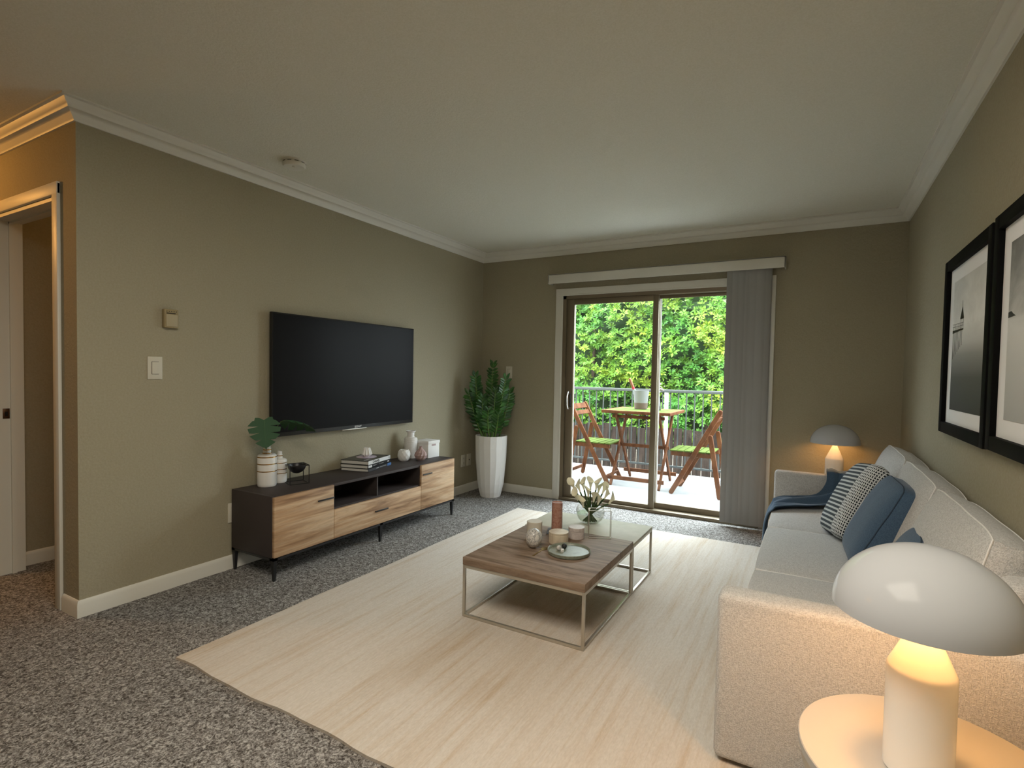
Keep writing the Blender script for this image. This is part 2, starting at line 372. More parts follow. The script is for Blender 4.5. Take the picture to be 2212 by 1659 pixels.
# casing of the sliding door
bm = new_bm()
for x0, x1 in ((.851, .926), (2.692, 2.766)):
    box(bm, x0, x1, YB - .016, YB + .001, 0, DZ + .068, .003); box(bm, x0 + (.055 if x0 < 1 else .004), x1 - (.004 if x0 < 1 else .055), YB - .021, YB - .012, 0, DZ, .002)
box(bm, .851, 2.766, YB - .017, YB + .001, DZ, DZ + .068, .003); box(bm, .906, 2.71, YB - .021, YB - .012, DZ, DZ + .012, .002)
struct(obj('trim_3', bm, M_trim))

# ------------------------------------------------------------------ vertical blinds
vb = thing('vertical_blinds', 'grey vertical blinds drawn to the right of the glass door under a white valance', 'blinds', (1.82, 3.43, 0))
bm = new_bm(); X0, X1 = -1.017, 1.012
box(bm, X0, X1, -.040, -.032, 2.070, 2.158, .002); box(bm, X0, X0 + .008, -.04, .062, 2.070, 2.158, .001); box(bm, X1 - .008, X1, -.04, .062, 2.070, 2.158, .001); box(bm, X0, X1, -.04, .062, 2.150, 2.158, .001)
obj('valance', bm, M_trim, vb)
obj('head_rail', B(X0 + .05, X1 - .05, -.015, .025, 2.095, 2.13), M_alulight, vb)
nv = 32
for i in range(nv):
    bm = new_bm(); w_ = .089; k = 5; a = []; z0, z1 = .028, 2.095
    for j in range(k + 1):
        t = j / k - .5; a.append((t * w_, .008 * math.cos(t * PI)))
    A_ = [[bm.verts.new((p[1] + q, p[0], z)) for p in a] for z in (z0, z1) for q in (0, .0012)]
    for j in range(k):
        bm.faces.new((A_[0][j], A_[0][j+1], A_[2][j+1], A_[2][j])); bm.faces.new((A_[1][j], A_[1][j+1], A_[3][j+1], A_[3][j]))
        bm.faces.new((A_[0][j], A_[0][j+1], A_[1][j+1], A_[1][j])); bm.faces.new((A_[2][j], A_[2][j+1], A_[3][j+1], A_[3][j]))
    for j in (0, k): bm.faces.new((A_[0][j], A_[1][j], A_[3][j], A_[2][j]))
    x = 2.450 - 1.82 + i * (.245 / (nv - 1))
    obj('vane', bm, M_vane, vb, loc=(x, (.007 if i % 2 else -.005) + random.uniform(-.003, .003), 0), rot=(0, 0, math.radians(-84.5 + random.uniform(-5, 5) + (16 if i in (0, 12) else 0))))

# ------------------------------------------------------------------ small wall fittings
sm = thing('smoke_detector', 'round white smoke detector on the ceiling near the left wall', 'smoke detector', (.335, .93, H))
bm = lathe(new_bm(), [(0, 0), (.066, 0), (.066, -.010), (.062, -.012)], 40); obj('mounting_base', bm, M_trim, sm)
bm = lathe(new_bm(), [(.060, -.011), (.064, -.017), (.064, -.030), (.058, -.038), (.03, -.042), (0, -.042)], 40); obj('cover', bm, M_trim, sm)
bm = new_bm()
for k in range(10):
    a0 = k * 2*PI/10; n = 5
    lo = [bm.verts.new((.0625 * math.cos(a0 + j*.09), .0625 * math.sin(a0 + j*.09), -.0185)) for j in range(n)]; hi = [bm.verts.new((.0650 * math.cos(a0 + j*.09), .0650 * math.sin(a0 + j*.09), -.0140)) for j in range(n)]
    for j in range(n - 1): bm.faces.new((lo[j], lo[j+1], hi[j+1], hi[j]))
obj('vent_slots', bm, M_black, sm)
obj('test_button', lathe(new_bm(), [(0, -.045), (.008, -.045), (.009, -.041)], 16, cx=.022, cy=-.02), M_plate, sm)
th = thing('thermostat', 'small beige thermostat on the left wall above the light switch', 'thermostat', (0, .408, 1.475))
obj('housing', box(new_bm(), 0, .028, -.036, .036, -.052, .048, .004), M_thermo, th)
obj('cover_panel', box(new_bm(), .027, .031, -.028, .030, -.044, .020, .002), mat('thermostat_panel', (.40, .34, .22), .5), th)
bm = box(new_bm(), .0275, .0290, -.026, .020, .024, .0285)
for k in range(5): box(bm, .0275, .0290, -.026 + k*.012, -.022 + k*.012, .034, .038)
obj('vent_slots', bm, M_black, th)
def switch_plate(nm, label, cat, loc, rotz, toggle):
    s = thing(nm, label, cat, loc, rotz); obj('plate', box(new_bm(), 0, .006, -.036, .036, -.060, .060, .002), M_plate, s)
    if toggle == 'rocker':
        obj('rocker', box(new_bm(), .005, .009, -.016, .016, -.032, .032, .0015), M_plate, s)
        bm = new_bm()
        for a_ in ((-.0175, .0175, .032, .0335), (-.0175, .0175, -.0335, -.032)): box(bm, .0055, .0066, a_[0], a_[1], a_[2], a_[3])
        box(bm, .0055, .0066, -.0178, -.0160, -.033, .033); obj('gap_line', bm, M_black, s)
    elif toggle == 'outlet':
        for zc in (-.022, .022):
            k_ = obj('socket', box(new_bm(), .005, .008, -.014, .014, zc - .015, zc + .015, .002), M_plate, s)
            for yy in (-.006, .006): obj('slot', B(.0078, .0084, yy - .001, yy + .001, zc - .004, zc + .006), M_black, k_)
    elif toggle == 'coax': obj('coax_jack', lathe(new_bm(), [(0, .010), (.006, .010), (.006, 0)], 12), M_black, s, rot=(0, PI/2, 0))
    return s
switch_plate('light_switch', 'white rocker light switch on the left wall under the thermostat', 'light switch', (0, .337, 1.207), 0, 'rocker')
switch_plate('light_switch', 'light switch plate on the back wall above the tall potted plant', 'light switch', (.335, YB, 1.222), -PI/2, 'rocker')
switch_plate('power_outlet', 'electrical outlet low on the left wall beside the white planter, nearer the console', 'outlet', (0, 3.178, .325), 0, 'outlet')
switch_plate('cable_outlet', 'cable jack plate low on the left wall, the one closer to the corner', 'outlet', (0, 3.276, .325), 0, 'coax')
switch_plate('power_outlet', 'brown-edged wall plate on the left wall just behind the near end of the console', 'outlet', (0, .774, .340), 0, 'plain')

# made-up fill panel out of view near the camera, then the hall's ceiling light
cl = thing('fill_panel', 'flat square fill light panel added above the near end of the room', 'ceiling light', (2.35, -.72, H))
obj('frame', box(new_bm(), -.58, .58, -.58, .58, -.045, 0, .004), M_white, cl)
obj('diffuser', B(-.55, .55, -.55, .55, -.050, -.045), emit('fill_panel_glow', (1, .93, .80), 1.0), cl)
light('fill_panel_lamp', 'AREA', (2.35, -.72, H - .06), FILL_PANEL_W, (1, .92, .78), shape='SQUARE', size=1.1)  # area fill added out of view to brighten the whole room
hl = thing('hall_light', 'round warm ceiling light in the hallway to the left', 'ceiling light', (-1.55, -.75, H))
obj('canopy', lathe(new_bm(), [(0, 0), (.15, 0), (.15, -.03), (.14, -.035)], 32), M_brass, hl)
obj('glass_shade', lathe(new_bm(), [(.14, -.035), (.13, -.07), (.08, -.10), (0, -.11)], 32), emit('hall_glow', (1, .55, .2), 2.0), hl)
light('hall_light_lamp', 'POINT', (-1.55, -.75, H - .17), HALL_LAMP_W, (1, .46, .10), shadow_soft_size=.06)

bl = thing('bedroom_fill', 'unseen fill lamp added in the room behind the hall doorway', 'ceiling light', (-.55, 1.6, H))  # unseen lamp added to brighten the room past the doorway
obj('shade', lathe(new_bm(), [(0, 0), (.13, 0), (.12, -.05), (.07, -.08), (0, -.09)], 32), emit('bedroom_fill_glow', (1, .60, .25), 1.5), bl)
light('bedroom_fill_lamp', 'POINT', (-.55, 1.6, H - .16), 9.0, (1, .55, .18), shadow_soft_size=.06)
# ------------------------------------------------------------------ rug
rg = new_bm(); nx, ny = 40, 48; RX0, RX1, RY0, RY1 = .775, 3.35, .030, 2.94
gr = [[None]*(ny+1) for _ in range(nx+1)]
for i in range(nx+1):
    for j in range(ny+1):
        x = RX0 + (RX1-RX0)*i/nx; y = RY0 + (RY1-RY0)*j/ny
        if j == 0: y += .006*math.sin(x*9) + .003*math.sin(x*23)
        if i == 0: x += .003*math.sin(y*6)
        gr[i][j] = rg.verts.new((x, y, .011))
for i in range(nx):
    for j in range(ny): rg.faces.new((gr[i][j], gr[i+1][j], gr[i+1][j+1], gr[i][j+1]))
r_ = bmesh.ops.extrude_face_region(rg, geom=rg.faces[:]); bmesh.ops.translate(rg, vec=(0, 0, -.0105), verts=[q for q in r_['geom'] if isinstance(q, bmesh.types.BMVert)])
tag(obj('area_rug', rg, M_rug), 'large beige rug with fine woven streaks under the coffee table', 'rug')

# ------------------------------------------------------------------ TV console
tv = thing('tv_console', 'long low console with dark body, oak doors and black legs on the left wall', 'console', (.018, 0, 0))
D, Y0, Y1, Z0, Z1 = .372, .752, 2.474, .134, .487
bm = new_bm(); t = .018
box(bm, 0, D, Y0 + t, Y1 - t, Z1 - t, Z1, .0005); box(bm, 0, D, Y0 + t, Y1 - t, Z0, Z0 + t, .0005); box(bm, 0, D, Y0, Y0 + t, Z0, Z1, .001); box(bm, 0, D, Y1 - t, Y1, Z0, Z1, .001)
box(bm, .001, .01, Y0 + t, Y1 - t, Z0 + t, Z1 - t); box(bm, .01, D - .0005, 1.178, 1.190, Z0 + t, Z1 - t); box(bm, .01, D - .0005, 2.034, 2.046, Z0 + t, Z1 - t)
box(bm, .01, D - .0007, 1.190, 2.034, .322, .332); obj('body', bm, M_dark, tv)
obj('divider', B(0, D - .01, 1.590, 1.601, .332, Z1 - t), M_dark, tv)
def handle(p, y0, y1, z):
    bm = new_bm(); box(bm, .020, .028, y0, y1, z - .004, z + .004, .001)
    for yy in (y0 + .008, y1 - .016): box(bm, .0, .022, yy, yy + .008, z - .003, z + .003)
    h = obj('handle', bm, M_blackm, p); return h
F_ = D + .001
for nm, a0, a1, b0, b1, hh in (('door', Y0 + .004, 1.183, Z0 + .003, Z1 - .004, (1.055, 1.178, .405)), ('drawer', 1.187, 2.038, Z0 + .003, .322, (1.542, 1.670, .232)), ('door', 2.042, Y1 - .004, Z0 + .003, Z1 - .004, (2.052, 2.165, .408))):
    p = obj(nm, B(0, .018, a0, a1, b0, b1, .0008), M_veneer, tv, loc=(F_, 0, 0)); handle(p, *hh)
def tleg(x, y):
    bm = new_bm(); q = .004; s = .0125
    v0 = [bm.verts.new((x + a*.0065, y + b*.0065, 0)) for a, b in ((-1,-1),(1,-1),(1,1),(-1,1))]; v1 = [bm.verts.new((x + a*s, y + b*s, Z0 - .004)) for a, b in ((-1,-1),(1,-1),(1,1),(-1,1))]
    bm.faces.new(v0[::-1]); bm.faces.new(v1)
    for i in range(4): bm.faces.new((v0[i], v0[(i+1)%4], v1[(i+1)%4], v1[i]))
    obj('leg', bm, M_blackm, tv)
for x, y in ((.376, Y0 + .014), (.014, Y0 + .014), (.376, 1.612), (.376, Y1 - .014), (.014, Y1 - .014), (.018, 1.612)): tleg(x, y)
bm = new_bm(); box(bm, .355, .390, Y0, Y1, Z0 - .014, Z0 - .001); box(bm, 0, .03, Y0, Y1, Z0 - .014, Z0 - .001)
for yy in (Y0, 1.598, Y1 - .028): box(bm, 0, .390, yy, yy + .028, Z0 - .0141, Z0 - .001)
obj('base_frame', bm, M_blackm, tv)

# ------------------------------------------------------------------ television
te = thing('television', 'large flat black television mounted on the left wall above the console', 'television', (0, 1.671, .776))
hw, hh_ = .679, .80
bm = new_bm(); box(bm, .028, .050, -hw, hw, 0, hh_, .003); box(bm, .010, .030, -hw + .02, hw - .1, .0, .30, .004); obj('casing', bm, M_black, te)
obj('screen', B(.0495, .0508, -hw + .012, hw - .012, .026, hh_ - .010), M_screen, te)
obj('mounting_bracket', B(0, .02, -.2, .2, .2, .55), M_blackm, te)
obj('trim_strip', B(.040, .053, -.10, .14, -.005, .001, .001), M_nickel, te)
def text(name, s, size, m, parent, loc, rot, ex=.0003, bold=0.0, align='CENTER', sx=1.0):
    cu = bpy.data.curves.new(name, 'FONT'); cu.body = s; cu.size = size; cu.extrude = ex; cu.align_x = align; cu.align_y = 'CENTER'; cu.offset = bold
    t_ = bpy.data.objects.new('tmp', cu); C.objects.link(t_); bpy.context.view_layer.update()
    me = bpy.data.meshes.new_from_object(t_.evaluated_get(bpy.context.evaluated_depsgraph_get())); bpy.data.objects.remove(t_)
    me.materials.clear(); me.materials.append(m); o = bpy.data.objects.new(name, me); C.objects.link(o)
    o.parent = parent; o.location = loc; o.rotation_euler = rot; o.scale = (sx, 1, 1); return o
M_logo = mat('silver_print', (.55, .55, .55), .4)
text('logo', 'SONY', .020, M_logo, te, (.0512, .055, .0135), (PI/2, 0, PI/2), bold=.0006, sx=1.3)

# ------------------------------------------------------------------ things on the console
ZC = .4872
def banded(name, label, loc, R_, Ht, bands):
    rn = R_ * .40; zs = Ht * .70
    prof = [(0, 0), (R_ * .90, 0), (R_ * .97, .006), (R_, .016), (R_, zs)]
    for k in range(1, 7): a = k/6*PI/2; prof.append((rn*1.06 + (R_ - rn*1.06) * math.cos(a), zs + Ht*.075 * math.sin(a)))
    prof += [(rn, zs + Ht*.085), (rn, Ht*.90), (rn*.86, Ht*.905), (rn*.86, Ht), (rn*.70, Ht), (rn*.66, Ht*.8)]
    t = thing(name, label, 'vase', loc, 0, 'gold banded vases'); obj('body', lathe(new_bm(), prof, 48), M_white, t)
    for z, r in bands:
        rr = r * 1.004; obj('gold_band', lathe(new_bm(), [(rr*.98, z - .0032*Ht/.28), (rr + .0006, z - .003*Ht/.28), (rr + .0006, z + .003*Ht/.28), (rr*.98, z + .0032*Ht/.28)], 48), M_gold, t)
    return t
banded('striped_vase', 'taller white vase with thin gold bands holding monstera leaves', (.105, .925, ZC), .056, .262, [(.095, .056), (.140, .056), (.183, .056), (.204, .026), (.226, .0226)])
banded('striped_vase', 'shorter white vase with gold bands standing behind the taller one', (.075, 1.035, ZC), .044, .200, [(.062, .044), (.088, .044), (.128, .044), (.152, .0205), (.172, .0178)])
# monstera cutting
mo = thing('monstera_stems', 'two cut monstera leaves standing in the taller gold banded vase', 'leaves', (.105, .925, ZC))
def monstera(base_, vdir, vup, size, droop=.3, lobes=4):
    bm = new_bm(); d = Vector(vdir).normalized(); s = Vector(vup); s = (s - d*s.dot(d)).normalized(); n = d.cross(s)
    def P(t, w):  # t along midrib (0 base..1 tip), w sideways
        return Vector(base_) + d*(t*size) + s*(w*size) - n*0 + Vector((0, 0, -droop*size*(t*t*.5 + w*w*.7)))
    def width(t): return .60 * math.sin(PI * min(1, max(0, (t + .18)/1.18))**.75)
    for sg in (1, -1):
        for k in range(lobes):
            t0, t1 = k/lobes*.92, (k+1)/lobes*.92; g = .021
            for (wa, wb, sh) in ((0, .34, 0), (.34, .72, 0), (.72, 1.0, .0)):
                def pt(tt, f, gap): 
                    return P(tt + f*.16 - .20*f*(1 - tt) + gap*f, sg*width(tt)*f)
                if wa == 0: q = [pt(t0, 0, 0), pt(t1, 0, 0), pt(t1, wb, 0), pt(t0, wb, 0)]
                elif wb < 1: q = [pt(t0, wa, 0), pt(t1, wa, 0), pt(t1, wb, -g*1.6), pt(t0, wb, g*1.6)]
                else: q = [pt(t0, wa, g*1.6), pt(t1, wa, -g*1.6), pt(t1, wb*.97, -g*3.0), pt(t0, wb*.97, g*2.4)]
                bm.faces.new([bm.verts.new(x) for x in q])
        q = [P(.92, 0), P(.92, sg*width(.90)*.5), P(1.0, sg*.06), P(1.08, 0)]; bm.faces.new([bm.verts.new(x) for x in q])
        q = [P(0, 0), P(-.10, sg*.16), P(-.12, sg*.30), P(.0, sg*width(0)*.8)]; bm.faces.new([bm.verts.new(x) for x in q])
    bmesh.ops.remove_doubles(bm, verts=bm.verts[:], dist=.0008)
    r = bmesh.ops.extrude_face_region(bm, geom=bm.faces[:]); bmesh.ops.translate(bm, vec=n*.0012, verts=[q for q in r['geom'] if isinstance(q, bmesh.types.BMVert)])
    return bm, P
for base_, vd, vu, sz, dr, stem in (((.070, -.072, .418), (.25, -.10, -.80), (.50, .86, .0), .158, .10, [(0, 0, .05), (.004, 0, .27), (.02, -.025, .36), (.045, -.055, .412), (.070, -.072, .418)]),
                                    ((.06, .075, .405), (.30, .80, .02), (.80, -.35, .25), .185, .85, [(0, 0, .05), (0, .005, .25), (.02, .03, .34), (.045, .06, .395), (.06, .075, .405)])):
    bm, P_ = monstera(base_, vd, vu, sz, dr); lf = obj('leaf', bm, M_mon, mo, ang=60)
    obj('midrib', tube(new_bm(), [P_(k/8*.98, 0) + Vector((0, 0, .0012)) for k in range(9)], [.0016 - .0001*k for k in range(9)], 6), M_monback, lf)
    obj('stem', tube(new_bm(), stem, .0028, 8), M_lstem, mo)
# black bowl in wire cube
bw = thing('bowl_stand', 'black bowl hung in a thin black wire cube beside the banded vases', 'bowl', (.178, 1.085, ZC), math.radians(-22)); s = .058; r = .0022
bm = new_bm()
cs = [(-s,-s),(s,-s),(s,s),(-s,s)]
for i in range(4):
    a, b = cs[i], cs[(i+1)%4]
    for z in (.0022, 2*s): beam(bm, (*a, z), (*b, z), .0044, .0044, (0, 0, 1))
    beam(bm, (*a, 0), (*a, 2*s + .0022), .0044, .0044, (1, 0, 0))
obj('wire_frame', bm, M_blackm, bw)
prof = [(0, 2*s - .055)] + [(.055 * math.sin(a), 2*s - .055 * math.cos(a)) for a in [k*PI/2/10 for k in range(1, 11)]] + [(.0535, 2*s), (.0535 * .7, 2*s - .036), (0, 2*s - .051)]
obj('bowl', lathe(new_bm(), prof, 40), M_blackm, bw)
for i in range(4): obj('bowl_support', beam(new_bm(), (cs[i][0], cs[i][1], 2*s), (cs[i][0]*.66, cs[i][1]*.66, 2*s), .003, .003, (0, 0, 1)), M_blackm, bw)
# books
def book(label, z, th_, cover, rot, dx=0, dy=0, w=.225, ln=.315, spine=None):
    b = thing('book', label, 'book', (.142 + dx, 1.725 + dy, z), rot, 'books stacked on the console')
    bm = new_bm(); x0, x1 = -w/2, w/2
    box(bm, x0, x1, -ln/2, ln/2, 0, .0025); box(bm, x0, x1, -ln/2, ln/2, th_ - .0025, th_); box(bm, x1 - .0025, x1, -ln/2, ln/2, 0, th_)
    obj('cover', bm, cover, b); obj('pages', B(x0 + .004, x1 - .0026, -ln/2 + .004, ln/2 - .004, .0025, th_ - .0025), mat('paper_pages', (.62, .61, .58), .8), b); return b
M_bk = mat('black_cover', (.008, .008, .009), .35); M_sp = mat('white_spine', (.72, .72, .71), .5); M_grey = mat('dark_grey_cover', (.045, .045, .05), .4); M_blu = mat('blue_label', (.06, .17, .42), .5)
ra = math.radians(14)
b1 = book('bottom book of the console stack, grey spine with a blue end', ZC, .023, M_grey, ra, .0, .004, .225, .335)
obj('spine_label', B(.1126, .1130, .105, .160, .002, .021), M_blu, b1)
for y0_, y1_, z0_, z1_ in ((-.055, -.020, .009, .014), (-.005, .085, .0105, .013)): obj('spine_print', B(.1126, .1129, y0_, y1_, z0_, z1_), M_logo, b1)
b2 = book('middle book of the console stack, black spine with small white print', ZC + .0234, .026, M_bk, ra, .0, -.004, .225, .325)
obj('spine_label', B(.1126, .1130, -.155, -.105, .005, .021), M_sp, b2)
for y0_, y1_, z0_, z1_ in ((-.09, -.035, .0145, .016), (-.09, -.06, .0105, .012), (.022, .058, .0115, .0145)): obj('spine_print', B(.1126, .1130, y0_, y1_, z0_, z1_), M_logo, b2)
text('spine_mark', 'A', .012, M_logo, b2, (.1130, .005, .013), (PI/2, 0, PI/2)); obj('spine_emblem', B(.1126, .1130, .115, .140, .009, .018), M_logo, b2)
b3 = book('top book of the console stack, black cover with a white CHANEL spine', ZC + .0498, .028, M_bk, ra, .0, -.004, .225, .315)
obj('spine_panel', B(.1126, .1131, -.1575, .1575, .0005, .0275), M_sp, b3)
text('spine_text', 'CHANEL', .024, M_bk, b3, (.1133, -.048, .0135), (PI/2, 0, PI/2), bold=.0005, sx=1.05)
obj('spine_mark', B(.1130, .1134, .138, .145, .007, .021), M_bk, b3)
obj('cover_disc', lathe(new_bm(), [(0, .0286), (.075, .0286), (.075, .0279)], 40, cx=-.01, cy=.02), mat('lilac_print', (.50, .42, .52), .5), b3)
obj('cover_print', B(.060, .068, -.135, -.060, .0280, .0283), M_logo, b3)
# fluted votive on the books
bm = new_bm(); n = 20; pr_ = [(.020, 0), (.041, .020), (.024, .069)]; rings = []
for r, z in pr_: rings.append([bm.verts.new((r*(1.0 if i % 2 else .84)*math.cos(2*PI*i/n), r*(1.0 if i % 2 else .84)*math.sin(2*PI*i/n), z)) for i in range(n)])
rings.append([bm.verts.new((.8*vv.co.x, .8*vv.co.y, .069)) for vv in rings[2]]); rings.append([bm.verts.new((.8*vv.co.x, .8*vv.co.y, .02)) for vv in rings[2]])
for a, b in zip(rings, rings[1:]):
    for i in range(n): bm.faces.new((a[i], a[(i+1)%n], b[(i+1)%n], b[i]))
bm.faces.new(rings[0][::-1]); bm.faces.new(rings[-1])
tag(obj('fluted_vase', bm, M_white, loc=(.135, 1.735, ZC + .0786), smooth=False), 'small white fluted vase standing on top of the book stack', 'vase', 'small vases on the console')
# faceted white pot
def faceted(prof, n, tw=.5):
    bm = new_bm(); rings = []
    for k, (r, z) in enumerate(prof): rings.append([bm.verts.new((r*math.cos(2*PI*(i + (tw if k % 2 else 0))/n), r*math.sin(2*PI*(i + (tw if k % 2 else 0))/n), z)) for i in range(n)])
    for k, (a, b) in enumerate(zip(rings, rings[1:])):
        for i in range(n):
            j = (i+1) % n
            if k % 2 == 0: bm.faces.new((a[i], a[j], b[i])); bm.faces.new((b[i], a[j], b[j]))
            else: bm.faces.new((a[i], b[j], b[i])); bm.faces.new((a[i], a[j], b[j]))
    bm.faces.new(rings[0][::-1]); return bm, rings
bm, rg_ = faceted([(.034, 0), (.047, .014), (.053, .036), (.053, .056), (.047, .078), (.036, .090)], 10)
top = rg_[-1]; inn = [bm.verts.new((q.co.x*.88, q.co.y*.88, .090)) for q in top]; inn2 = [bm.verts.new((q.co.x*.88, q.co.y*.88, .03)) for q in top]
for i in range(10): j = (i+1) % 10; bm.faces.new((top[i], top[j], inn[j], inn[i])); bm.faces.new((inn[i], inn[j], inn2[j], inn2[i]))
bm.faces.new(inn2)
tag(obj('faceted_pot', bm, M_white, loc=(.165, 2.115, ZC), smooth=False), 'small round white pot with geometric facets on the console', 'pot')
# tall white bottle vase
tall = lathe(new_bm(), [(0, 0), (.052, 0), (.054, .004), (.054, .160), (.050, .170), (.030, .176), (.028, .182), (.028, .212), (.040, .222), (.041, .226), (.038, .228), (.026, .222), (.024, .15), (0, .15)], 56)
M_rib = mat('ribbed_white', (.76, .75, .73), .6); bump(M_rib, wavex(M_rib, coords(M_rib), 'Z', 42), .5, .002)
tag(obj('tall_vase', tall, M_rib, loc=(.105, 2.265, ZC)), 'tall white ribbed bottle vase with flared rim near the right end of the console', 'vase')
# pink swirl vase
bm = new_bm(); n = 22; prof = [(.026, 0), (.045, .018), (.053, .042), (.045, .066), (.024, .086), (.013, .098), (.012, .110), (.015, .114)]; rings = []
for k, (r, z) in enumerate(prof):
    am = .10 if r > .02 else 0
    rings.append([bm.verts.new((r*(1 - am*(i % 2))*math.cos(2*PI*i/n + k*.17), r*(1 - am*(i % 2))*math.sin(2*PI*i/n + k*.17), z)) for i in range(n)])
for a, b in zip(rings, rings[1:]):
    for i in range(n): bm.faces.new((a[i], a[(i+1)%n], b[(i+1)%n], b[i]))
bm.faces.new(rings[0][::-1]); bm.faces.new(rings[-1])
tag(obj('swirl_vase', bm, M_blush, loc=(.255, 2.215, ZC), smooth=False), 'squat blush pink vase with swirling ridges in front of the tall vase', 'vase')
# white lidded box
wb_ = thing('storage_box', 'white lidded storage box at the right end of the console', 'box', (.175, 2.398, ZC), math.radians(-3))
obj('body', B(-.072, .072, -.070, .070, 0, .122, .001), M_whitem, wb_); obj('lid', B(-.076, .076, -.074, .074, .118, .142, .0015), M_whitem, wb_)
obj('handle_slot', B(.0720, .0725, -.026, .026, .098, .114, .0002), mat('slot_pink_lining', (.42, .32, .31), .8), wb_)  # flat pinkish panel marks the slot on the white side

# ------------------------------------------------------------------ tall planter with ZZ plant
pl = thing('potted_plant', 'tall white faceted planter with a dark green leafy plant in the back left corner', 'plant', (.295, 3.235, 0))
bm = new_bm(); n = 16; prof = [(.098, 0), (.112, .05), (.128, .13), (.139, .24), (.150, .36), (.155, .48), (.157, .600)]; rings = []
rnd = random.Random(3)
for k, (r, z) in enumerate(prof):
    rings.append([bm.verts.new((r*(1 + rnd.uniform(-.02, .02)*(0 < k < 6))*math.cos(2*PI*i/n + .12), r*(1 + rnd.uniform(-.02, .02)*(0 < k < 6))*math.sin(2*PI*i/n + .12), z)) for i in range(n)])
rings.append([bm.verts.new((q.co.x*.90, q.co.y*.90, .600)) for q in rings[-1]]); rings.append([bm.verts.new((q.co.x, q.co.y, .56)) for q in rings[-1]])
for a, b in zip(rings, rings[1:]):
    for i in range(n): bm.faces.new((a[i], a[(i+1)%n], b[(i+1)%n], b[i]))
bm.faces.new(rings[0][::-1])
obj('planter', bm, M_whitem, pl, smooth=False); obj('soil', lathe(new_bm(), [(0, .578), (.140, .572)], 24), M_soil, pl)
def zz(tip, lean_, bulge, seedn):
    rn = random.Random(seedn); bm = new_bm(); a = Vector((lean_[0], lean_[1], .565)); b = Vector(tip)
    mid = (a + b)/2 + Vector(bulge); N_ = 26; pts = []
    for k in range(N_ + 1):
        t = k/N_; pts.append(a*(1-t)**2 + mid*2*t*(1-t) + b*t*t)
    tube(bm, pts, [.0085*(1 - .72*k/N_) for k in range(N_ + 1)], 6)
    for f in bm.faces: f.material_index = 1
    phi = .55 + rn.uniform(-.55, .55)
    L_ = (b - a).length; nl = int(L_/.036)
    for q in range(nl):
        t = .16 + .84*(q + .5)/nl; i = min(N_ - 1, int(t*N_)); p = pts[i].lerp(pts[i+1], t*N_ - i); d = (pts[i+1] - pts[i]).normalized()
        s = Vector((math.cos(phi), math.sin(phi), 0)); s = (s - d*s.dot(d)).normalized()
        for sg in (1, -1):
            dr = (s*sg*1.0 + d*(.60 if t < .9 else 1.5) + Vector((rn.uniform(-.15, .15), rn.uniform(-.15, .15), rn.uniform(-.1, .1)))).normalized()
            ln = (.062 + .022*math.sin(PI*min(1, t))) * rn.uniform(.85, 1.1); wd_ = ln*.21; nn = dr.cross(d).normalized(); wv = nn.cross(dr) if False else d.cross(dr).cross(dr).normalized()
            cen = []
            prof_ = [(0, .12), (.2, .75), (.45, 1.0), (.7, .85), (.9, .4), (1, .02)]
            for u_, ww in prof_:
                c0 = p + dr*(ln*u_) + nn*(-.10*ln*u_*u_)
                cen.append((bm.verts.new(c0 + wv*wd_*ww + nn*.004*ww), bm.verts.new(c0 - nn*.002), bm.verts.new(c0 - wv*wd_*ww + nn*.004*ww)))
            for c0, c1 in zip(cen, cen[1:]): bm.faces.new((c0[0], c0[1], c1[1], c1[0])); bm.faces.new((c0[1], c0[2], c1[2], c1[1]))
    return bm
for k, (tip, ln_, bl) in enumerate([((-.11, -.13, 1.20), (-.05, -.04), (-.04, -.04, .12)), ((.02, -.02, 1.30), (0, 0), (.0, -.03, .05)), ((.17, -.02, 1.18), (.04, -.01), (.02, 0, .12)),
        ((-.17, -.15, 1.02), (-.06, -.06), (-.04, -.03, .10)), ((.10, -.10, 1.05), (.05, -.06), (.02, -.03, .08)), ((.14, .10, 1.04), (.06, .04), (.03, .02, .1)),
        ((-.03, -.12, .98), (-.01, -.07), (-.02, -.04, .06)), ((-.05, .10, 1.06), (-.03, .05), (-.02, .03, .05)), ((.155, -.13, .82), (.07, -.06), (.04, -.03, .05)), ((-.12, -.08, .86), (-.07, -.04), (-.03, -.02, .04)), ((.05, -.14, .86), (.03, -.08), (.0, -.04, .03))]):
    obj('leafy_stem', zz(tip, ln_, bl, k), [M_leaf, M_stem], pl)

# ------------------------------------------------------------------ coffee tables
def frame_table(t, x0, x1, y0, y1, zt, s=.013):
    bm = new_bm()
    for x in (x0, x1 - s):
        for y in (y0, y1 - s): obj('leg', B(x, x + s, y, y + s, 0, zt, .0008), M_nickel, t)
    for nm, z0, z1 in (('floor_bar', .0, s), ('top_bar', zt - s*1.15, zt - .0002)):
        for a_ in ((x0 + s, x1 - s, y0, y0 + s), (x0 + s, x1 - s, y1 - s, y1), (x0, x0 + s, y0 + s, y1 - s), (x1 - s, x1, y0 + s, y1 - s)): obj(nm, B(a_[0], a_[1], a_[2], a_[3], z0, z1, .0006), M_nickel, t)
ct = thing('coffee_table', 'square coffee table with thick grey-brown wood top on a thin metal frame', 'coffee table', (1.893, 1.305, .012))
frame_table(ct, -.322, .322, -.350, .345, .258); obj('tabletop', B(-.323, .323, -.351, .346, .258, .296, .001), M_ctwood, ct)
st_ = thing('coffee_table', 'lower cream stone topped table adjoining the far side of the wooden coffee table', 'coffee table', (1.878, 1.850, .012))
frame_table(st_, -.338, .338, -.193, .193, .268, .012); obj('tabletop', B(-.339, .339, -.194, .194, .268, .282, .0008), M_stone, st_)
ZT = .3083; ZS = .2943
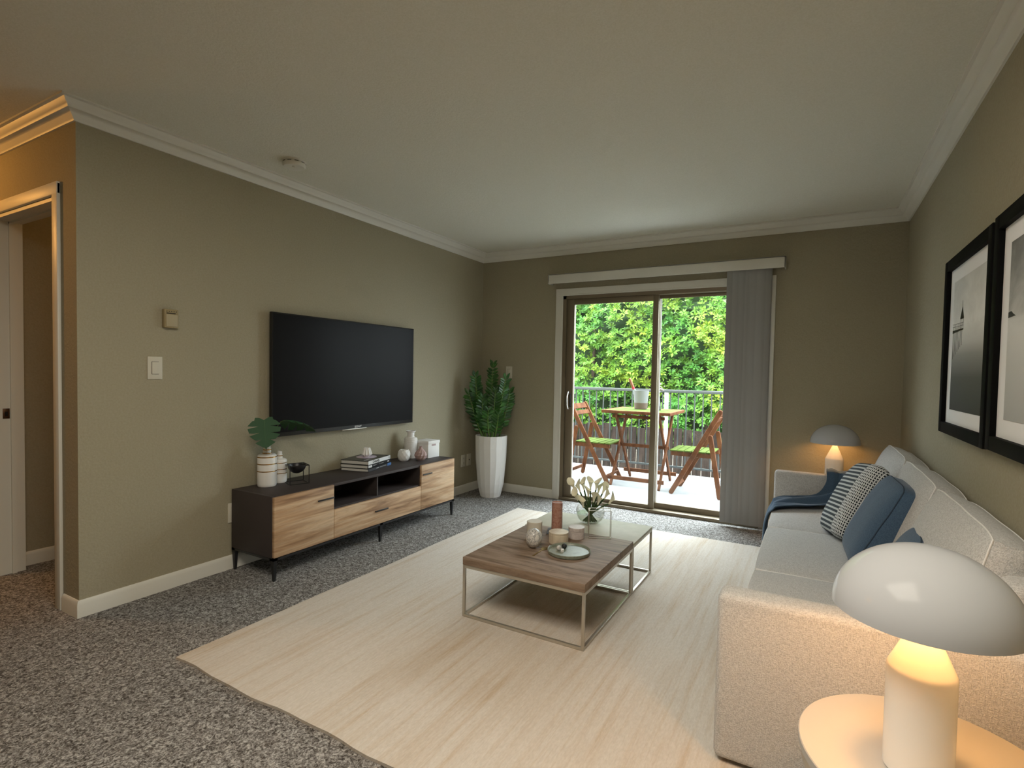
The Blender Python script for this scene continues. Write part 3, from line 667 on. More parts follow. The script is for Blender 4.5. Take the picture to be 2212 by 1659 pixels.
def cyl(r, h, bev=.002): return lathe(new_bm(), [(0, 0), (r - bev, 0), (r, bev), (r, h - bev), (r - bev, h), (0, h)], 48)
tag(obj('candle_jar', cyl(.042, .098), M_creamc, loc=(1.735, 1.400, ZT)), 'plain cream cylinder behind the marble egg on the coffee table', 'candle')
bm = lathe(new_bm(), [(.0, 0)] + [(.043*math.sin(a)*(1 - .06*math.cos(a)) , .051 - .051*math.cos(a)) for a in [k*PI/20 for k in range(1, 20)]] + [(0, .102)], 40)
tag(obj('marble_egg', bm, M_marble, loc=(1.803, 1.262, ZT)), 'white veined marble egg on the left of the wooden coffee table', 'ornament')
tag(obj('rose_candle', lathe(new_bm(), [(0, 0), (.030, 0), (.031, .001), (.031, .163), (.0295, .164), (.027, .160), (0, .159)], 40), M_rose, loc=(1.793, 1.566, ZT + .0125)), 'tall dusty rose stone cylinder standing on the dark marble slab', 'candle')
tag(obj('marble_slab', B(-.062, .062, -.048, .048, 0, .012, .001), M_navym, loc=(1.800, 1.570, ZT), rot=(0, 0, math.radians(20))), 'small dark navy marble slab under the tall rose cylinder', 'tray')
tb = thing('round_box', 'low round travertine box in the middle of the coffee table', 'box', (1.876, 1.412, ZT)); obj('body', cyl(.053, .050), M_trav, tb); obj('lid', lathe(new_bm(), [(0, .0505), (.052, .0505), (.053, .0515), (.053, .059), (.052, .060), (0, .060)], 48), M_trav, tb)
tb = thing('round_box', 'low round pale pink lidded box beside the travertine one', 'box', (1.927, 1.538, ZT)); obj('body', cyl(.044, .043), M_blush2, tb); obj('lid', lathe(new_bm(), [(0, .044), (.044, .044), (.045, .045), (.045, .061), (.043, .063), (0, .063)], 48), M_blush2, tb)
tag(obj('serving_plate', lathe(new_bm(), [(0, 0), (.098, 0), (.108, .004), (.110, .017), (.108, .019), (.105, .017), (.100, .009), (0, .008)], 64), M_sage, loc=(1.992, 1.288, ZT)), 'round sage green stoneware plate on the right of the wooden table', 'plate')
def ball(r, m, nm, label, cat, loc, grp=None, jit=0):
    bm = new_bm(); bmesh.ops.create_icosphere(bm, subdivisions=3, radius=r)
    return tag(obj(nm, bm, m, loc=loc), label, cat, grp)
ball(.013, M_marble, 'marble_ball', 'small white marbled ball on the sage green plate', 'ball', (1.943, 1.272, ZT + .0212))
ball(.0135, mat('black_stone', (.02, .02, .02), .6), 'stone_ball', 'small matte black ball on the sage green plate', 'ball', (1.955, 1.312, ZT + .0217))
dc = thing('die', 'tiny white die with black pips on the sage green plate', 'die', (1.966, 1.262, ZT + .0082), .5); obj('cube', B(-.0075, .0075, -.0075, .0075, 0, .015, .0015), M_white, dc)
bm = new_bm()
for (a, b) in ((-.003, .004), (.003, .010), (0, .007)):
    bmesh.ops.create_uvsphere(bm, u_segments=8, v_segments=6, radius=.0014, matrix=Matrix.Translation((a, -.0073, b)))
    bmesh.ops.create_uvsphere(bm, u_segments=8, v_segments=6, radius=.0014, matrix=Matrix.Translation((-.0073, a, b)))
    bmesh.ops.create_uvsphere(bm, u_segments=8, v_segments=6, radius=.0014, matrix=Matrix.Translation((a, b - .007, .0148)))
obj('pips', bm, M_black, dc)
bm = new_bm(); sp = [(0, .0040), (.10, .0034)]
for f, (a0, a1, w0, w1) in enumerate(((0, .100, .0042, .0030), (.100, .108, .0030, .010), (.108, .120, .010, .016), (.120, .138, .016, .015), (.138, .150, .015, .006))):
    box(bm, a0, a1, -w0, w0, .001, .0028)
    vs = list(bm.verts)[-8:]
    for q in vs:
        if abs(q.co.x - a1) < 1e-6: q.co.y *= w1/w0
tag(obj('brass_spoon', bm, M_brass, loc=(1.858, 1.150, ZT - .0009), rot=(0, 0, math.radians(90))), 'flat brass spoon lying beside the sage green plate', 'spoon')
wf = thing('wire_ornament', 'thin metal wire box frame at the back of the wooden coffee table', 'ornament', (2.034, 1.612, ZT), math.radians(27))
bm = new_bm(); a, dd, hh2, r = .061, .018, .155, .0026
for y in (-dd, dd):
    z1 = hh2 if y < 0 else hh2 + .006
    for x in (-a, a): beam(bm, (x, y, 0), (x, y, z1), r, r, (0, 1, 0))
    for z in (r/2, z1): beam(bm, (-a, y, z), (a, y, z), r, r, (0, 1, 0))
for x in (-a, a):
    for z in (r/2, hh2): beam(bm, (x, -dd, z), (x, dd, z), r, r, (0, 0, 1))
obj('wire', bm, M_chrome, wf)
# glass bowl with calla lilies
gv = thing('glass_vase', 'round clear glass bowl vase of water on the stone table', 'vase', (1.868, 1.895, ZS))
po = [(0, 0), (.034, 0), (.05, .006), (.074, .030), (.086, .058), (.088, .078), (.083, .100), (.075, .116), (.0735, .116), (.0815, .100), (.0862, .078), (.084, .058), (.072, .032), (.05, .010), (0, .006)]
obj('bowl', lathe(new_bm(), po, 56), M_vglass, gv)
obj('water', lathe(new_bm(), [(0, .007), (.049, .011), (.071, .033), (.083, .058), (.0842, .066), (0, .066)], 48), M_water, gv)
rn = random.Random(11)
lily_specs = [(-.115, -.02, .265), (-.075, .02, .245), (-.095, -.04, .205), (-.055, -.05, .165), (-.045, .03, .255), (-.02, -.03, .225), (0.0, .04, .260), (.015, -.055, .200), (.035, .0, .265), (.055, .04, .235), (.045, -.05, .185), (.085, .03, .235), (.095, -.02, .215), (.125, -.03, .185)]
lilies = ['ivory calla lily, the highest and furthest left in the glass bowl', 'ivory calla lily, second from the left at the back', 'ivory calla lily at the left, just under the highest one', 'ivory calla lily hanging lowest at the left front',
 'ivory calla lily at the left centre back of the bunch', 'ivory calla lily in the centre front of the bunch', 'ivory calla lily in the centre back of the bunch', 'ivory calla lily low in the centre front of the bunch',
 'tall upright ivory calla lily right of the centre', 'ivory calla lily behind the tall upright one', 'ivory calla lily low right of centre, nearest the rim', 'ivory calla lily at the right back of the bunch', 'ivory calla lily at the right front of the bunch', 'ivory calla lily leaning out furthest right']
for i, (lx, ly, lz) in enumerate(lily_specs):
    ca, sa = math.cos(.47), math.sin(.47)
    X_, Y_ = lx*ca - ly*sa, lx*sa + ly*ca
    t = thing('calla_lily', lilies[i], 'flower', (1.868, 1.895, ZS), 0, 'calla lilies in the glass bowl')
    bx, by = -X_*.35, -Y_*.35
    neck = Vector((X_*.86, Y_*.86, lz - .055)); start = Vector((bx, by, .012)); mid = Vector((X_*.36, Y_*.36, .105))
    pts = [start*(1-q)**2 + mid*2*q*(1-q) + neck*q*q for q in [k/10 for k in range(11)]]
    obj('stem', tube(new_bm(), pts, .0052, 8), M_lstem, t)
    d = (Vector((X_*1.12, Y_*1.12, lz)) - neck).normalized(); s0 = Vector((rn.uniform(-1, 1), rn.uniform(-1, 1), 0)); s0 = (s0 - d*s0.dot(d)).normalized(); n0 = d.cross(s0)
    bm = new_bm(); nu, nv_ = 14, 9; grid = []
    for v_ in range(nv_):
        f = v_/(nv_ - 1); ring = []
        for u_ in range(nu + 1):
            an = 2*PI*u_/nu + .3*f; tipf = (1 + math.cos(an))/2
            r = .0048 + .0155*f**1.7*(1 + .35*tipf*f); hgt = f*(.052 + .030*tipf**2)
            ring.append(bm.verts.new(neck + d*(hgt - .010*f**6*(1 - tipf)) + (s0*math.cos(an) + n0*math.sin(an))*r))
        grid.append(ring)
    for a, b in zip(grid, grid[1:]):
        for u_ in range(nu): bm.faces.new((a[u_], a[u_+1], b[u_+1], b[u_]))
    bmesh.ops.remove_doubles(bm, verts=bm.verts[:], dist=.0003)
    obj('petal', bm, M_lily, t)

# ------------------------------------------------------------------ sofa
so = thing('sofa', 'long light grey three-seat linen sofa along the right wall', 'sofa', (0, 0, .012))
SY0, SY1 = .555, 3.135
def rbox(x0, x1, y0, y1, z0, z1, b=.02, seg=4): return B(x0, x1, y0, y1, z0, z1, bev=b, seg=seg)
obj('armrest', rbox(2.812, 3.585, SY0, SY0 + .105, .012, .535, .022), M_sofa, so)
obj('armrest', rbox(2.824, 3.585, SY1 - .100, SY1, .012, .540, .022), M_sofa, so)
obj('base', rbox(2.835, 3.585, SY0 + .10, SY1 - .095, .030, .215, .012), M_sofa, so)
obj('back_frame', rbox(3.495, 3.592, SY0 + .02, SY1 - .02, .03, .70, .03), M_sofa, so)
def cushion(name, sx, sy, sz, puff=.03, n=18, e=.10, m=None, parent=None, cord=None, wob=.0, seed=0, pinch=0.0):
    """box cushion centred on origin: sx thick, sy long, sz high"""
    rn = random.Random(seed); bm = new_bm(); ph = [rn.uniform(0, 6) for _ in range(6)]
    def outline(u, v):   # u,v in -1..1, rounded-corner and pinched outline
        k = e
        a, b = u, v
        y = a*(1 - k*abs(b)**6*.35) * (1 - pinch*(1 - b*b)*abs(a)**3*.0) * sy/2; z = b*(1 - k*abs(a)**6*.35) * sz/2
        y -= math.copysign(pinch*sy/2*(1 - b*b)*abs(a)**8, a) if pinch else 0; z -= math.copysign(pinch*sz/2*(1 - a*a)*abs(b)**8, b) if pinch else 0
        return y, z
    def th(u, v): return puff*((1 - abs(u)**3.2)*(1 - abs(v)**3.2))**.6 + wob*(math.sin(u*5 + ph[0])*math.sin(v*4 + ph[1]) + .6*math.sin(u*11 + ph[2] + v*3))*(1 - u**8)*(1 - v**8)
    G = {}
    for sgn in (1, -1):
        for i in range(n + 1):
            for j in range(n + 1):
                u, v = math.sin((2*i/n - 1)*PI/2), math.sin((2*j/n - 1)*PI/2); y, z = outline(u, v)
                edge = wob*.8*math.sin(v*9 + u*8 + ph[3])*(1 if i in (0, n) or j in (0, n) else 0)
                G[sgn, i, j] = bm.verts.new((sgn*(sx/2 + th(u, v) + edge), y, z))
        for i in range(n):
            for j in range(n): bm.faces.new((G[sgn,i,j], G[sgn,i+1,j], G[sgn,i+1,j+1], G[sgn,i,j+1]))
    rim = [(i, 0) for i in range(n)] + [(n, j) for j in range(n)] + [(i, n) for i in range(n, 0, -1)] + [(0, j) for j in range(n, 0, -1)]
    m_ = len(rim); mids = []
    for (i, j) in rim:
        a, b = G[1,i,j].co, G[-1,i,j].co; c_ = (a + b)/2; o_ = Vector((0, c_.y, c_.z)).normalized()*min(.010, sx*.12)
        mids.append(bm.verts.new(c_ + o_))
    for k in range(m_):
        q = (k + 1) % m_
        bm.faces.new((G[(1, *rim[k])], mids[k], mids[q], G[(1, *rim[q])])); bm.faces.new((mids[k], G[(-1, *rim[k])], G[(-1, *rim[q])], mids[q]))
    seam = [G[(-1, *r)].co.copy() for r in rim]
    seam2 = [G[(1, *r)].co.copy() for r in rim]
    o = obj(name, bm, m, parent, ang=50)
    if cord:
        bm = new_bm()
        for s_ in (seam, seam2): tube(bm, s_ + [s_[0], s_[1]], 0.0026, 6, caps=False)
        obj('piping', bm, cord, o)
    return o
ys = [.665, 1.452, 2.242, 3.030]
for k in range(3):
    y0, y1 = ys[k], ys[k+1]
    c_ = cushion('seat_cushion', .120, y1 - y0 - .004, .655, .022, m=M_sofa, parent=so, cord=M_cord, seed=k, wob=.0012, e=.05)
    c_.location = (3.168, (y0+y1)/2, .272); c_.rotation_euler = (0, PI/2, 0)
    c_ = cushion('back_cushion', .105, y1 - y0 - .010, .450, .044, m=M_sofa, parent=so, cord=M_cord, seed=10 + k, wob=.0026, e=.13)
    c_.location = (3.466, (y0+y1)/2, .562); c_.rotation_euler = (0, math.radians(20), 0)
# pillows
M_navy2 = M_navy
pb = cushion('throw_pillow', .085, .430, .415, .040, m=M_navy, cord=M_navycord, seed=21, pinch=-.02, e=.30, wob=.001)
pb.location = (3.342, 1.752, .562); pb.rotation_euler = (math.radians(0), math.radians(27), math.radians(3))
tag(pb, 'large navy blue boxed pillow leaning in front of the middle back cushion', 'pillow', 'pillows on the sofa')
ph = cushion('throw_pillow', .055, .400, .430, .050, m=M_hound, seed=22, pinch=-.02, e=.32, wob=.001)
ph.location = (3.258, 2.200, .566); ph.rotation_euler = (math.radians(-8), math.radians(27), math.radians(8))
tag(ph, 'black and white houndstooth pillow behind the large navy one', 'pillow', 'pillows on the sofa')
ps = cushion('throw_pillow', .075, .360, .350, .038, m=M_navy, cord=M_navycord, seed=23, pinch=-.02, e=.32)
ps.location = (3.366, 1.200, .495); ps.rotation_euler = (math.radians(-3), math.radians(25), math.radians(-6))
tag(ps, 'smaller navy pillow half hidden behind the near lamp shade', 'pillow', 'pillows on the sofa')
# throw blanket over the far arm and the seat
def blanket():
    bm = new_bm()
    Lp = [(3.16,3.150,.36),(3.155,3.150,.50),(3.15,3.142,.572),(3.15,3.085,.582),(3.15,3.025,.575),(3.145,3.005,.49),(3.09,2.985,.41),(2.96,2.975,.384),(2.88,2.93,.380),(2.830,2.87,.356),(2.806,2.84,.27),(2.800,2.83,.14)]
    Rp = [(3.42,3.150,.36),(3.42,3.150,.50),(3.42,3.142,.572),(3.415,3.085,.582),(3.41,3.020,.575),(3.37,2.96,.49),(3.24,2.84,.410),(3.08,2.72,.388),(2.96,2.66,.384),(2.848,2.61,.362),(2.806,2.62,.27),(2.798,2.64,.10)]
    Lp = [Vector(p) for p in Lp]; Rp = [Vector(p) for p in Rp]; rows = []; nseg = 6; nw = 30; n = len(Lp)
    def cr(P, i, t):
        a, b, c, d = P[max(i-1, 0)], P[i], P[i+1], P[min(i+2, n-1)]
        return .5*((2*b) + (c - a)*t + (2*a - 5*b + 4*c - d)*t*t + (3*b - a - 3*c + d)*t**3)
    for i in range(n - 1):
        for k in range(nseg):
            t = k/nseg; l, r = cr(Lp, i, t), cr(Rp, i, t); g = (i + t)/n
            tan = ((Lp[i+1] + Rp[i+1]) - (Lp[i] + Rp[i])).normalized(); nn = (r - l).cross(tan).normalized()
            if nn.dot(Vector((-.5, -.5, .7))) < 0 and i > 3: nn = -nn
            if i <= 3 and nn.z < 0: nn = -nn
            row = []
            for q in range(nw + 1):
                w = q/nw; e_ = 1 - (2*w - 1)**8
                amp = .020*math.sin(w*11 + g*5)*e_ + .010*math.sin(w*23 - g*7)*e_ + .014
                row.append(bm.verts.new(l.lerp(r, w) + nn*(amp*(1 if 4 <= i <= 8 else .35) + .004*(q in (0, nw)))))
            rows.append(row)
    for a, b in zip(rows, rows[1:]):
        for q in range(nw): bm.faces.new((a[q], a[q+1], b[q+1], b[q]))
    bmesh.ops.recalc_face_normals(bm, faces=bm.faces[:])
    bmesh.ops.solidify(bm, geom=bm.faces[:], thickness=.006)
    return bm
tag(obj('throw_blanket', blanket(), M_throw, ang=70), 'navy blue blanket draped over the far armrest and down the seat front', 'blanket')

# ------------------------------------------------------------------ lamps and side tables
def side_table(loc, R_, zt, label):
    t = thing('side_table', label, 'side table', loc)
    obj('tabletop', lathe(new_bm(), [(0, zt - .020), (R_ - .002, zt - .020), (R_, zt - .018), (R_, zt - .002), (R_ - .002, zt), (0, zt)], 72), mat('cream_lacquer', (.44, .42, .39), .4), t)
    obj('apron', lathe(new_bm(), [(R_ - .014, zt - .055), (R_ - .008, zt - .055), (R_ - .008, zt - .020)], 72), M_nickel, t)
    for k in range(3):
        a = 2*PI*k/3 + .55; c_, s_ = math.cos(a), math.sin(a); bm = new_bm()
        beam(bm, ((R_-.02)*c_, (R_-.02)*s_, -loc[2] if loc[1] + (R_-.02)*s_ < .04 else 0), ((R_-.02)*c_, (R_-.02)*s_, zt - .02), .022, .012, (c_, s_, 0)); obj('leg', bm, M_nickel, t)
    return t
side_table((3.290, .178, .0115), .242, .4185, 'round cream side table at the near end of the sofa holding a lamp')
side_table((3.200, 3.306, 0), .160, .430, 'round side table hidden between the far armrest and the back wall')
M_glow = mat('opal_lamp_body', (.86, .83, .78), .25); M_dome = mat('glossy_grey_lamp_shade', (.45, .46, .48), .14, spec=.10)
M_bulb = emit('bulb_glow', (1, .70, .36), 14)
def lamp(loc, label, watts):
    t = thing('table_lamp', label, 'table lamp', loc, 0, 'white mushroom table lamps')
    rc = .059; zs = .213; zt = .318
    prof = [(0, 0), (rc - .004, 0), (rc, .004), (rc, zs - .006), (rc - .003, zs + .001)]
    prof += [(rc - .003 - (rc - .012)*k/6, zs + .001 + (zt - zs)*k/6) for k in range(1, 7)] + [(.006, zt + .03), (0, zt + .03)]
    obj('lamp_base', lathe(new_bm(), prof, 56), M_glow, t)
    R_ = .160; zr = .322; za = .458; k_ = 20
    prof = [(R_*math.cos(a), zr + (za - zr)*math.sin(a)) for a in [PI/2*q/k_ for q in range(k_ + 1)]]; prof[-1] = (0, za)
    inn = [((R_ - .004)*math.cos(a), zr + (za - zr - .004)*math.sin(a)) for a in [PI/2*q/k_ for q in range(k_, -1, -1)]]; inn[0] = (0, za - .004)
    bm = lathe(new_bm(), prof + inn + [prof[0]], 72); bmesh.ops.remove_doubles(bm, verts=bm.verts[:], dist=1e-5)
    obj('lamp_shade', bm, M_dome, t)
    obj('rod', lathe(new_bm(), [(.004, zt), (.004, za - .004)], 10), M_chrome, t)
    for sg in (-1, 1):
        bm = new_bm(); bmesh.ops.create_uvsphere(bm, u_segments=16, v_segments=10, radius=.014, matrix=Matrix.Translation((sg*.045, 0, .385))); obj('bulb', bm, M_bulb, t)
    light('table_lamp_bulb', 'POINT', (loc[0], loc[1], loc[2] + .395), watts, (1, .49, .155), shadow_soft_size=.035)
    return t
lamp((3.262, .1433, .4302), 'large glossy mushroom table lamp in the near right corner', 9.5)
lamp((3.199, 3.300, .4302), 'lit mushroom table lamp beyond the far armrest in the back right corner', 2.6)

# ------------------------------------------------------------------ framed pictures
M_frame = mat('matte_black_frame', (.004, .004, .004), .6, spec=.05)
def picture(loc, label, draw):
    t = thing('framed_picture', label, 'picture', loc, 0, 'framed black and white photographs'); hw, hh, fw_, d = .380, .395, .048, .034
    bm = new_bm()
    box(bm, -d, 0, -hw, -hw + fw_, -hh, hh, .0015); box(bm, -d, 0, hw - fw_, hw, -hh, hh, .0015); box(bm, -d + .0003, 0, -hw + fw_, hw - fw_, hh - fw_, hh, .0015); box(bm, -d + .0003, 0, -hw + fw_, hw - fw_, -hh, -hh + fw_, .0015)
    obj('frame', bm, M_frame, t)
    obj('mount', B(-.016, -.004, -hw + fw_ - .004, hw - fw_ + .004, -hh + fw_ - .004, hh - fw_ + .004), mat('white_mount', (.86, .86, .88), .8), t)
    draw(t); return t
def print_mat(name, stops, s=3.0, cl=.25):
    m = mat(name, (.5, .5, .5), .55); tc = N(m, 'ShaderNodeTexCoord'); sp_ = N(m, 'ShaderNodeSeparateXYZ'); L(m, tc.outputs['Generated'], sp_.inputs[0])
    c = ramp(m, sp_.outputs['Z'], stops); nz = ramp(m, noise(m, coords(m, (1, 1, 1.6), 'Generated'), s, 5, .6, .5), [(.35, (.45, .45, .45, 1)), (.62, (1, 1, 1, 1))])
    msk = ramp(m, sp_.outputs['Z'], [(.50, (0, 0, 0, 1)), (.62, (cl, cl, cl, 1))])
    setc(m, mix(m, msk, c, mix(m, 1.0, c, nz, 'MULTIPLY'))); return m
g_ = lambda v: (min(.9, v*1.45),)*3 + (1,)
def pier(t):
    p = obj('photo_print', B(-.0175, -.0155, -.255, .255, -.285, .285), print_mat('pier_print', [(0, g_(.018)), (.25, g_(.06)), (.42, g_(.22)), (.50, g_(.40)), (.53, g_(.46)), (.66, g_(.60)), (1, g_(.48))]), t)
    bm = new_bm(); x = -.0178
    def q(y0, y1, z0, z1, z2=None, z3=None):
        z2 = z0 if z2 is None else z2; z3 = z1 if z3 is None else z3
        vs = [(y0, z0), (y1, z2), (y1, z3), (y0, z1)]; a = [bm.verts.new((x, *p_)) for p_ in vs]; b = [bm.verts.new((x + .0004, *p_)) for p_ in vs]
        bm.faces.new(a); bm.faces.new(b[::-1])
        for i in range(4): bm.faces.new((a[i], a[(i+1)%4], b[(i+1)%4], b[i]))
    q(.255, .06, .055, .068, .060, .066)                       # deck
    for z in (.082, .094): q(.255, .06, z, z + .0015, z - .004, z - .0025)
    for yy in (.235, .205, .180, .155, .130, .108, .088, .068): q(yy, yy - .003, .06, .094)
    for yy, zb in ((.240, -.06), (.212, -.05), (.185, -.04), (.160, -.03), (.135, -.02), (.110, -.012), (.085, -.005)): q(yy, yy - .005, zb, .058)
    q(.118, .060, .107, .112, .107, .112); q(.110, .070, .112, .114, .112, .114)
    a = [bm.verts.new((x, *p_)) for p_ in ((.122, .110), (.056, .110), (.086, .165))]; bm.faces.new(a)   # hut roof
    q(.091, .0865, .160, .185); q(.112, .108, .062, .110); q(.068, .064, .062, .110)
    obj('pier_silhouette', bm, M_black, p)
def isle(t):
    p = obj('photo_print', B(-.0175, -.0155, -.255, .255, -.285, .285), print_mat('sea_print', [(0, g_(.30)), (.35, g_(.42)), (.56, g_(.50)), (.58, g_(.44)), (.75, g_(.36)), (1, g_(.20))], 2.6, .8), t)
    bm = new_bm(); a = [bm.verts.new((-.0178, *p_)) for p_ in ((.255, .042), (.255, .060), (.225, .062), (.205, .052), (.180, .044))]; bm.faces.new(a)
    a = [bm.verts.new((-.0178, *p_)) for p_ in ((.075, .030), (.070, .062), (.05, .075), (.02, .07), (.0, .03))]; bm.faces.new(a)
    obj('island_silhouette', bm, mat('ink_grey', (.04, .04, .04), .6), p)
picture((W, 1.620, 1.378), 'black framed photograph of a pier and hut, the farther picture on the right wall', pier)
picture((W, .832, 1.384), 'black framed photograph of misty sea and islands, the nearer picture on the right wall', isle)

# ================================================================== BALCONY
M_conc = mat('pale_concrete', (.50, .51, .53), .85)
setc(M_conc, ramp(M_conc, noise(M_conc, coords(M_conc), 5, 6, .65), [(.38, (.22, .225, .24, 1)), (.55, (.27, .275, .28, 1))]))
bm = B(-2.2, 5.4, YB + .15, 5.52, -.22, 0); o = obj('balcony_floor', bm, M_conc); struct(o)
ra_ = thing('balcony_railing', 'grey metal balcony railing with thin vertical bars behind the folding chairs', 'railing', (0, 5.39, 0))
obj('top_rail', B(-2.1, 5.3, -.022, .022, 1.012, 1.048, .003), M_rail, ra_); obj('bottom_rail', B(-2.1, 5.3, -.014, .014, .095, .118, .002), M_rail, ra_)
x = -1.55
for i in range(64):
    obj('baluster', B(x - .0065, x + .0065, -.0065, .0065, .118, 1.012), M_alulight if False else M_rail, ra_); x += .096
for x in (-1.55 + .096*31.5, -2.08, 5.28): obj('post', B(x - .021, x + .021, -.02, .02, 0, 1.012, .002), M_alulight, ra_)

# folding chairs (side planes at y = +-0.22)
def fold_chair(loc, rz, label):
    t = thing('folding_chair', label, 'chair', loc, rz, 'folding chairs on the balcony'); h = .215
    for s in (-1, 1):
        y = s*h; obj('long_leg', beam(new_bm(), (-.245, y, -.001), (.232, y, .885), .046, .022, (0, 1, 0), .003, True), M_teak, t)
        y2 = s*(h - .024); 
        obj('rear_leg', beam(new_bm(), (.245, s*(h + .023), .0), (.135, s*(h + .023), .635), .046, .022, (0, 1, 0), .003, True), M_teak, t)
        obj('seat_rail', beam(new_bm(), (-.250, s*(h - .024), .418), (.165, s*(h - .024), .418), .045, .022, (0, 1, 0), .003), M_teak, t)
    for k in range(6):
        x0 = -.262 + k*.0715; obj('seat_slat', B(x0, x0 + .062, -h + .002, h - .002, .4415, .455, .002), M_slat, t)
    # back slats between the long legs
    for (u0, u1) in ((.92, .985), (.845, .895)):
        p0 = Vector((-.245, 0, 0)).lerp(Vector((.232, 0, .885)), u0); p1 = Vector((-.245, 0, 0)).lerp(Vector((.232, 0, .885)), u1); bm = new_bm()
        beam(bm, (p0.x, 0, p0.z), (p1.x, 0, p1.z), 2*h - .024, .014, (Vector((p1.x - p0.x, 0, p1.z - p0.z)).cross(Vector((0, 1, 0)))), .002); obj('back_slat', bm, M_teak, t)
    obj('foot_bar', beam(new_bm(), (-.205, -h, .075), (-.205, h, .075), .035, .018, (1, 0, .5)), M_teak, t)
    obj('foot_bar', beam(new_bm(), (.237, -h - .02, .10), (.237, h + .02, .10), .035, .018, (1, 0, 0)), M_teak, t)
    return t
fc = fold_chair((2.030, 4.575, .001), 0, 'wooden folding chair with green seat slats on the right of the balcony table')
dup(fc, (.842, 4.640, .001), PI, 'wooden folding chair with green seat slats on the left of the balcony table')
# table
bt = thing('bistro_table', 'square wooden folding table with green slatted top on the balcony', 'table', (1.390, 4.710, .001))
hx, hy, zt = .375, .355, .830
for k in range(6):
    x0 = -hx + .026 + k*(2*hx - .052)/6; obj('top_slat', B(x0 + .004, x0 + (2*hx - .052)/6 - .004, -hy + .026, hy - .026, zt - .016, zt - .001, .002), M_slat, bt)
bm = new_bm(); box(bm, -hx, hx, -hy, -hy + .026, zt - .032, zt, .002); box(bm, -hx, hx, hy - .026, hy, zt - .032, zt, .002); box(bm, -hx, -hx + .026, -hy + .026, hy - .026, zt - .032, zt, .002); box(bm, hx - .026, hx, -hy + .026, hy - .026, zt - .032, zt, .002)
obj('top_frame', bm, M_teak, bt)
for sx in (-1, 1):
    xo = sx*.266; xi = sx*.238
    obj('crossed_leg', beam(new_bm(), (xo, -.315, 0), (xo, .250, zt - .03), .040, .022, (1, 0, 0), .002, True), M_teak, bt)
    obj('crossed_leg', beam(new_bm(), (xi, .325, 0), (xi, -.270, zt - .03), .040, .022, (1, 0, 0), .002, True), M_teak, bt)
for (y, z) in ((-.282, .085), (.290, .085)): obj('stretcher', beam(new_bm(), (-.31, y, z), (.31, y, z), .042, .018, (0, 1, 0), .002), M_teak, bt)
obj('stretcher', beam(new_bm(), (-.29, 0, .42), (.29, 0, .42), .036, .018, (0, 1, 0), .002), M_teak, bt)
obj('stretcher', beam(new_bm(), (-.29, -.230, .76), (.29, -.230, .76), .034, .018, (0, 1, 0), .002), M_teak, bt)
# ice bucket with bottle, flower vase
zb = .832
ib = thing('ice_bucket', 'frosted ice bucket with a brown base standing on the balcony table', 'bucket', (1.325, 4.80, zb))
obj('bucket', lathe(new_bm(), [(0, 0), (.064, 0), (.070, .004), (.088, .205), (.091, .212), (.086, .212), (.068, .012), (0, .012)], 40), mat('frosted_acrylic', (.22, .22, .23), .4), ib)
obj('base_band', lathe(new_bm(), [(.0705, .004), (.0770, .072), (.0715, .072)], 40), mat('brown_liquid_band', (.11, .07, .055), .5), ib)
wbot = thing('wine_bottle', 'bottle with orange foil neck leaning out of the ice bucket', 'bottle', (1.325, 4.80, zb + .03)); wbot.rotation_euler = (0, math.radians(-24), 0)
obj('bottle_body', lathe(new_bm(), [(0, 0), (.036, 0), (.036, .15), (.030, .18), (.015, .21)], 24), mat('green_bottle', (.02, .05, .02), .15), wbot)
obj('foil_neck', lathe(new_bm(), [(.0155, .20), (.015, .235), (.0165, .24)], 20), mat('red_foil', (.35, .01, .02), .35), wbot)
obj('cork_wrap', lathe(new_bm(), [(.0165, .24), (.0150, .33), (.0165, .335), (.013, .345), (0, .345)], 20), mat('orange_foil', (.14, .045, .014), .4), wbot)
fv = thing('bud_vase', 'slim dark-bottomed vase with pale blossom on the balcony table, behind the door stile', 'vase', (1.545, 4.73, zb))
obj('glass', lathe(new_bm(), [(0, 0), (.026, 0), (.028, .02), (.022, .08), (.013, .15), (.014, .155), (.010, .15), (.018, .08), (0, .01)], 24), mat('dark_smoked_vase', (.03, .03, .03), .15), fv)
obj('stem', tube(new_bm(), [(0, 0, .02), (.004, 0, .14), (.01, 0, .20)], .003, 6), M_stem, fv)
bm = new_bm(); rn = random.Random(5)
for k in range(26):
    p = Vector((rn.gauss(.012, .02), rn.gauss(0, .018), rn.gauss(.235, .022))); bmesh.ops.create_icosphere(bm, subdivisions=1, radius=rn.uniform(.008, .014), matrix=Matrix.Translation(p) @ Matrix.Diagonal((1, 1, .6, 1)))
obj('blossom', bm, mat('pale_blossom', (.22, .18, .165), .7), fv)

# ------------------------------------------------------------------ beyond the balcony
M_gr = mat('ground_soil', (.10, .08, .055), .95); setc(M_gr, ramp(M_gr, noise(M_gr, coords(M_gr), 4, 5), [(.4, (.06, .05, .03, 1)), (.6, (.14, .12, .08, 1))]))
struct(obj('ground', B(-14, 16, YB + .15, 26, -1.65, -1.50), M_gr))
fe = thing('wooden_fence', 'weathered brown board fence beyond the railing below the hedge', 'fence', (0, 7.15, -1.5))
M_fence = wood('weathered_fence', (.035, .024, .019, 1), (.020, .014, .011, 1), (.010, .007, .006, 1), (8, 8, 1.2), .85, .8)
bm = new_bm(); x = -5.0; rn = random.Random(2)
while x < 8.0:
    h = 1.90 + rn.uniform(-.03, .02); box(bm, x, x + .13, -.012 + rn.uniform(-.004, .004), .012, 0, h); x += .142 + (rn.random() < .12)*.012
obj('boards', bm, M_fence, fe)
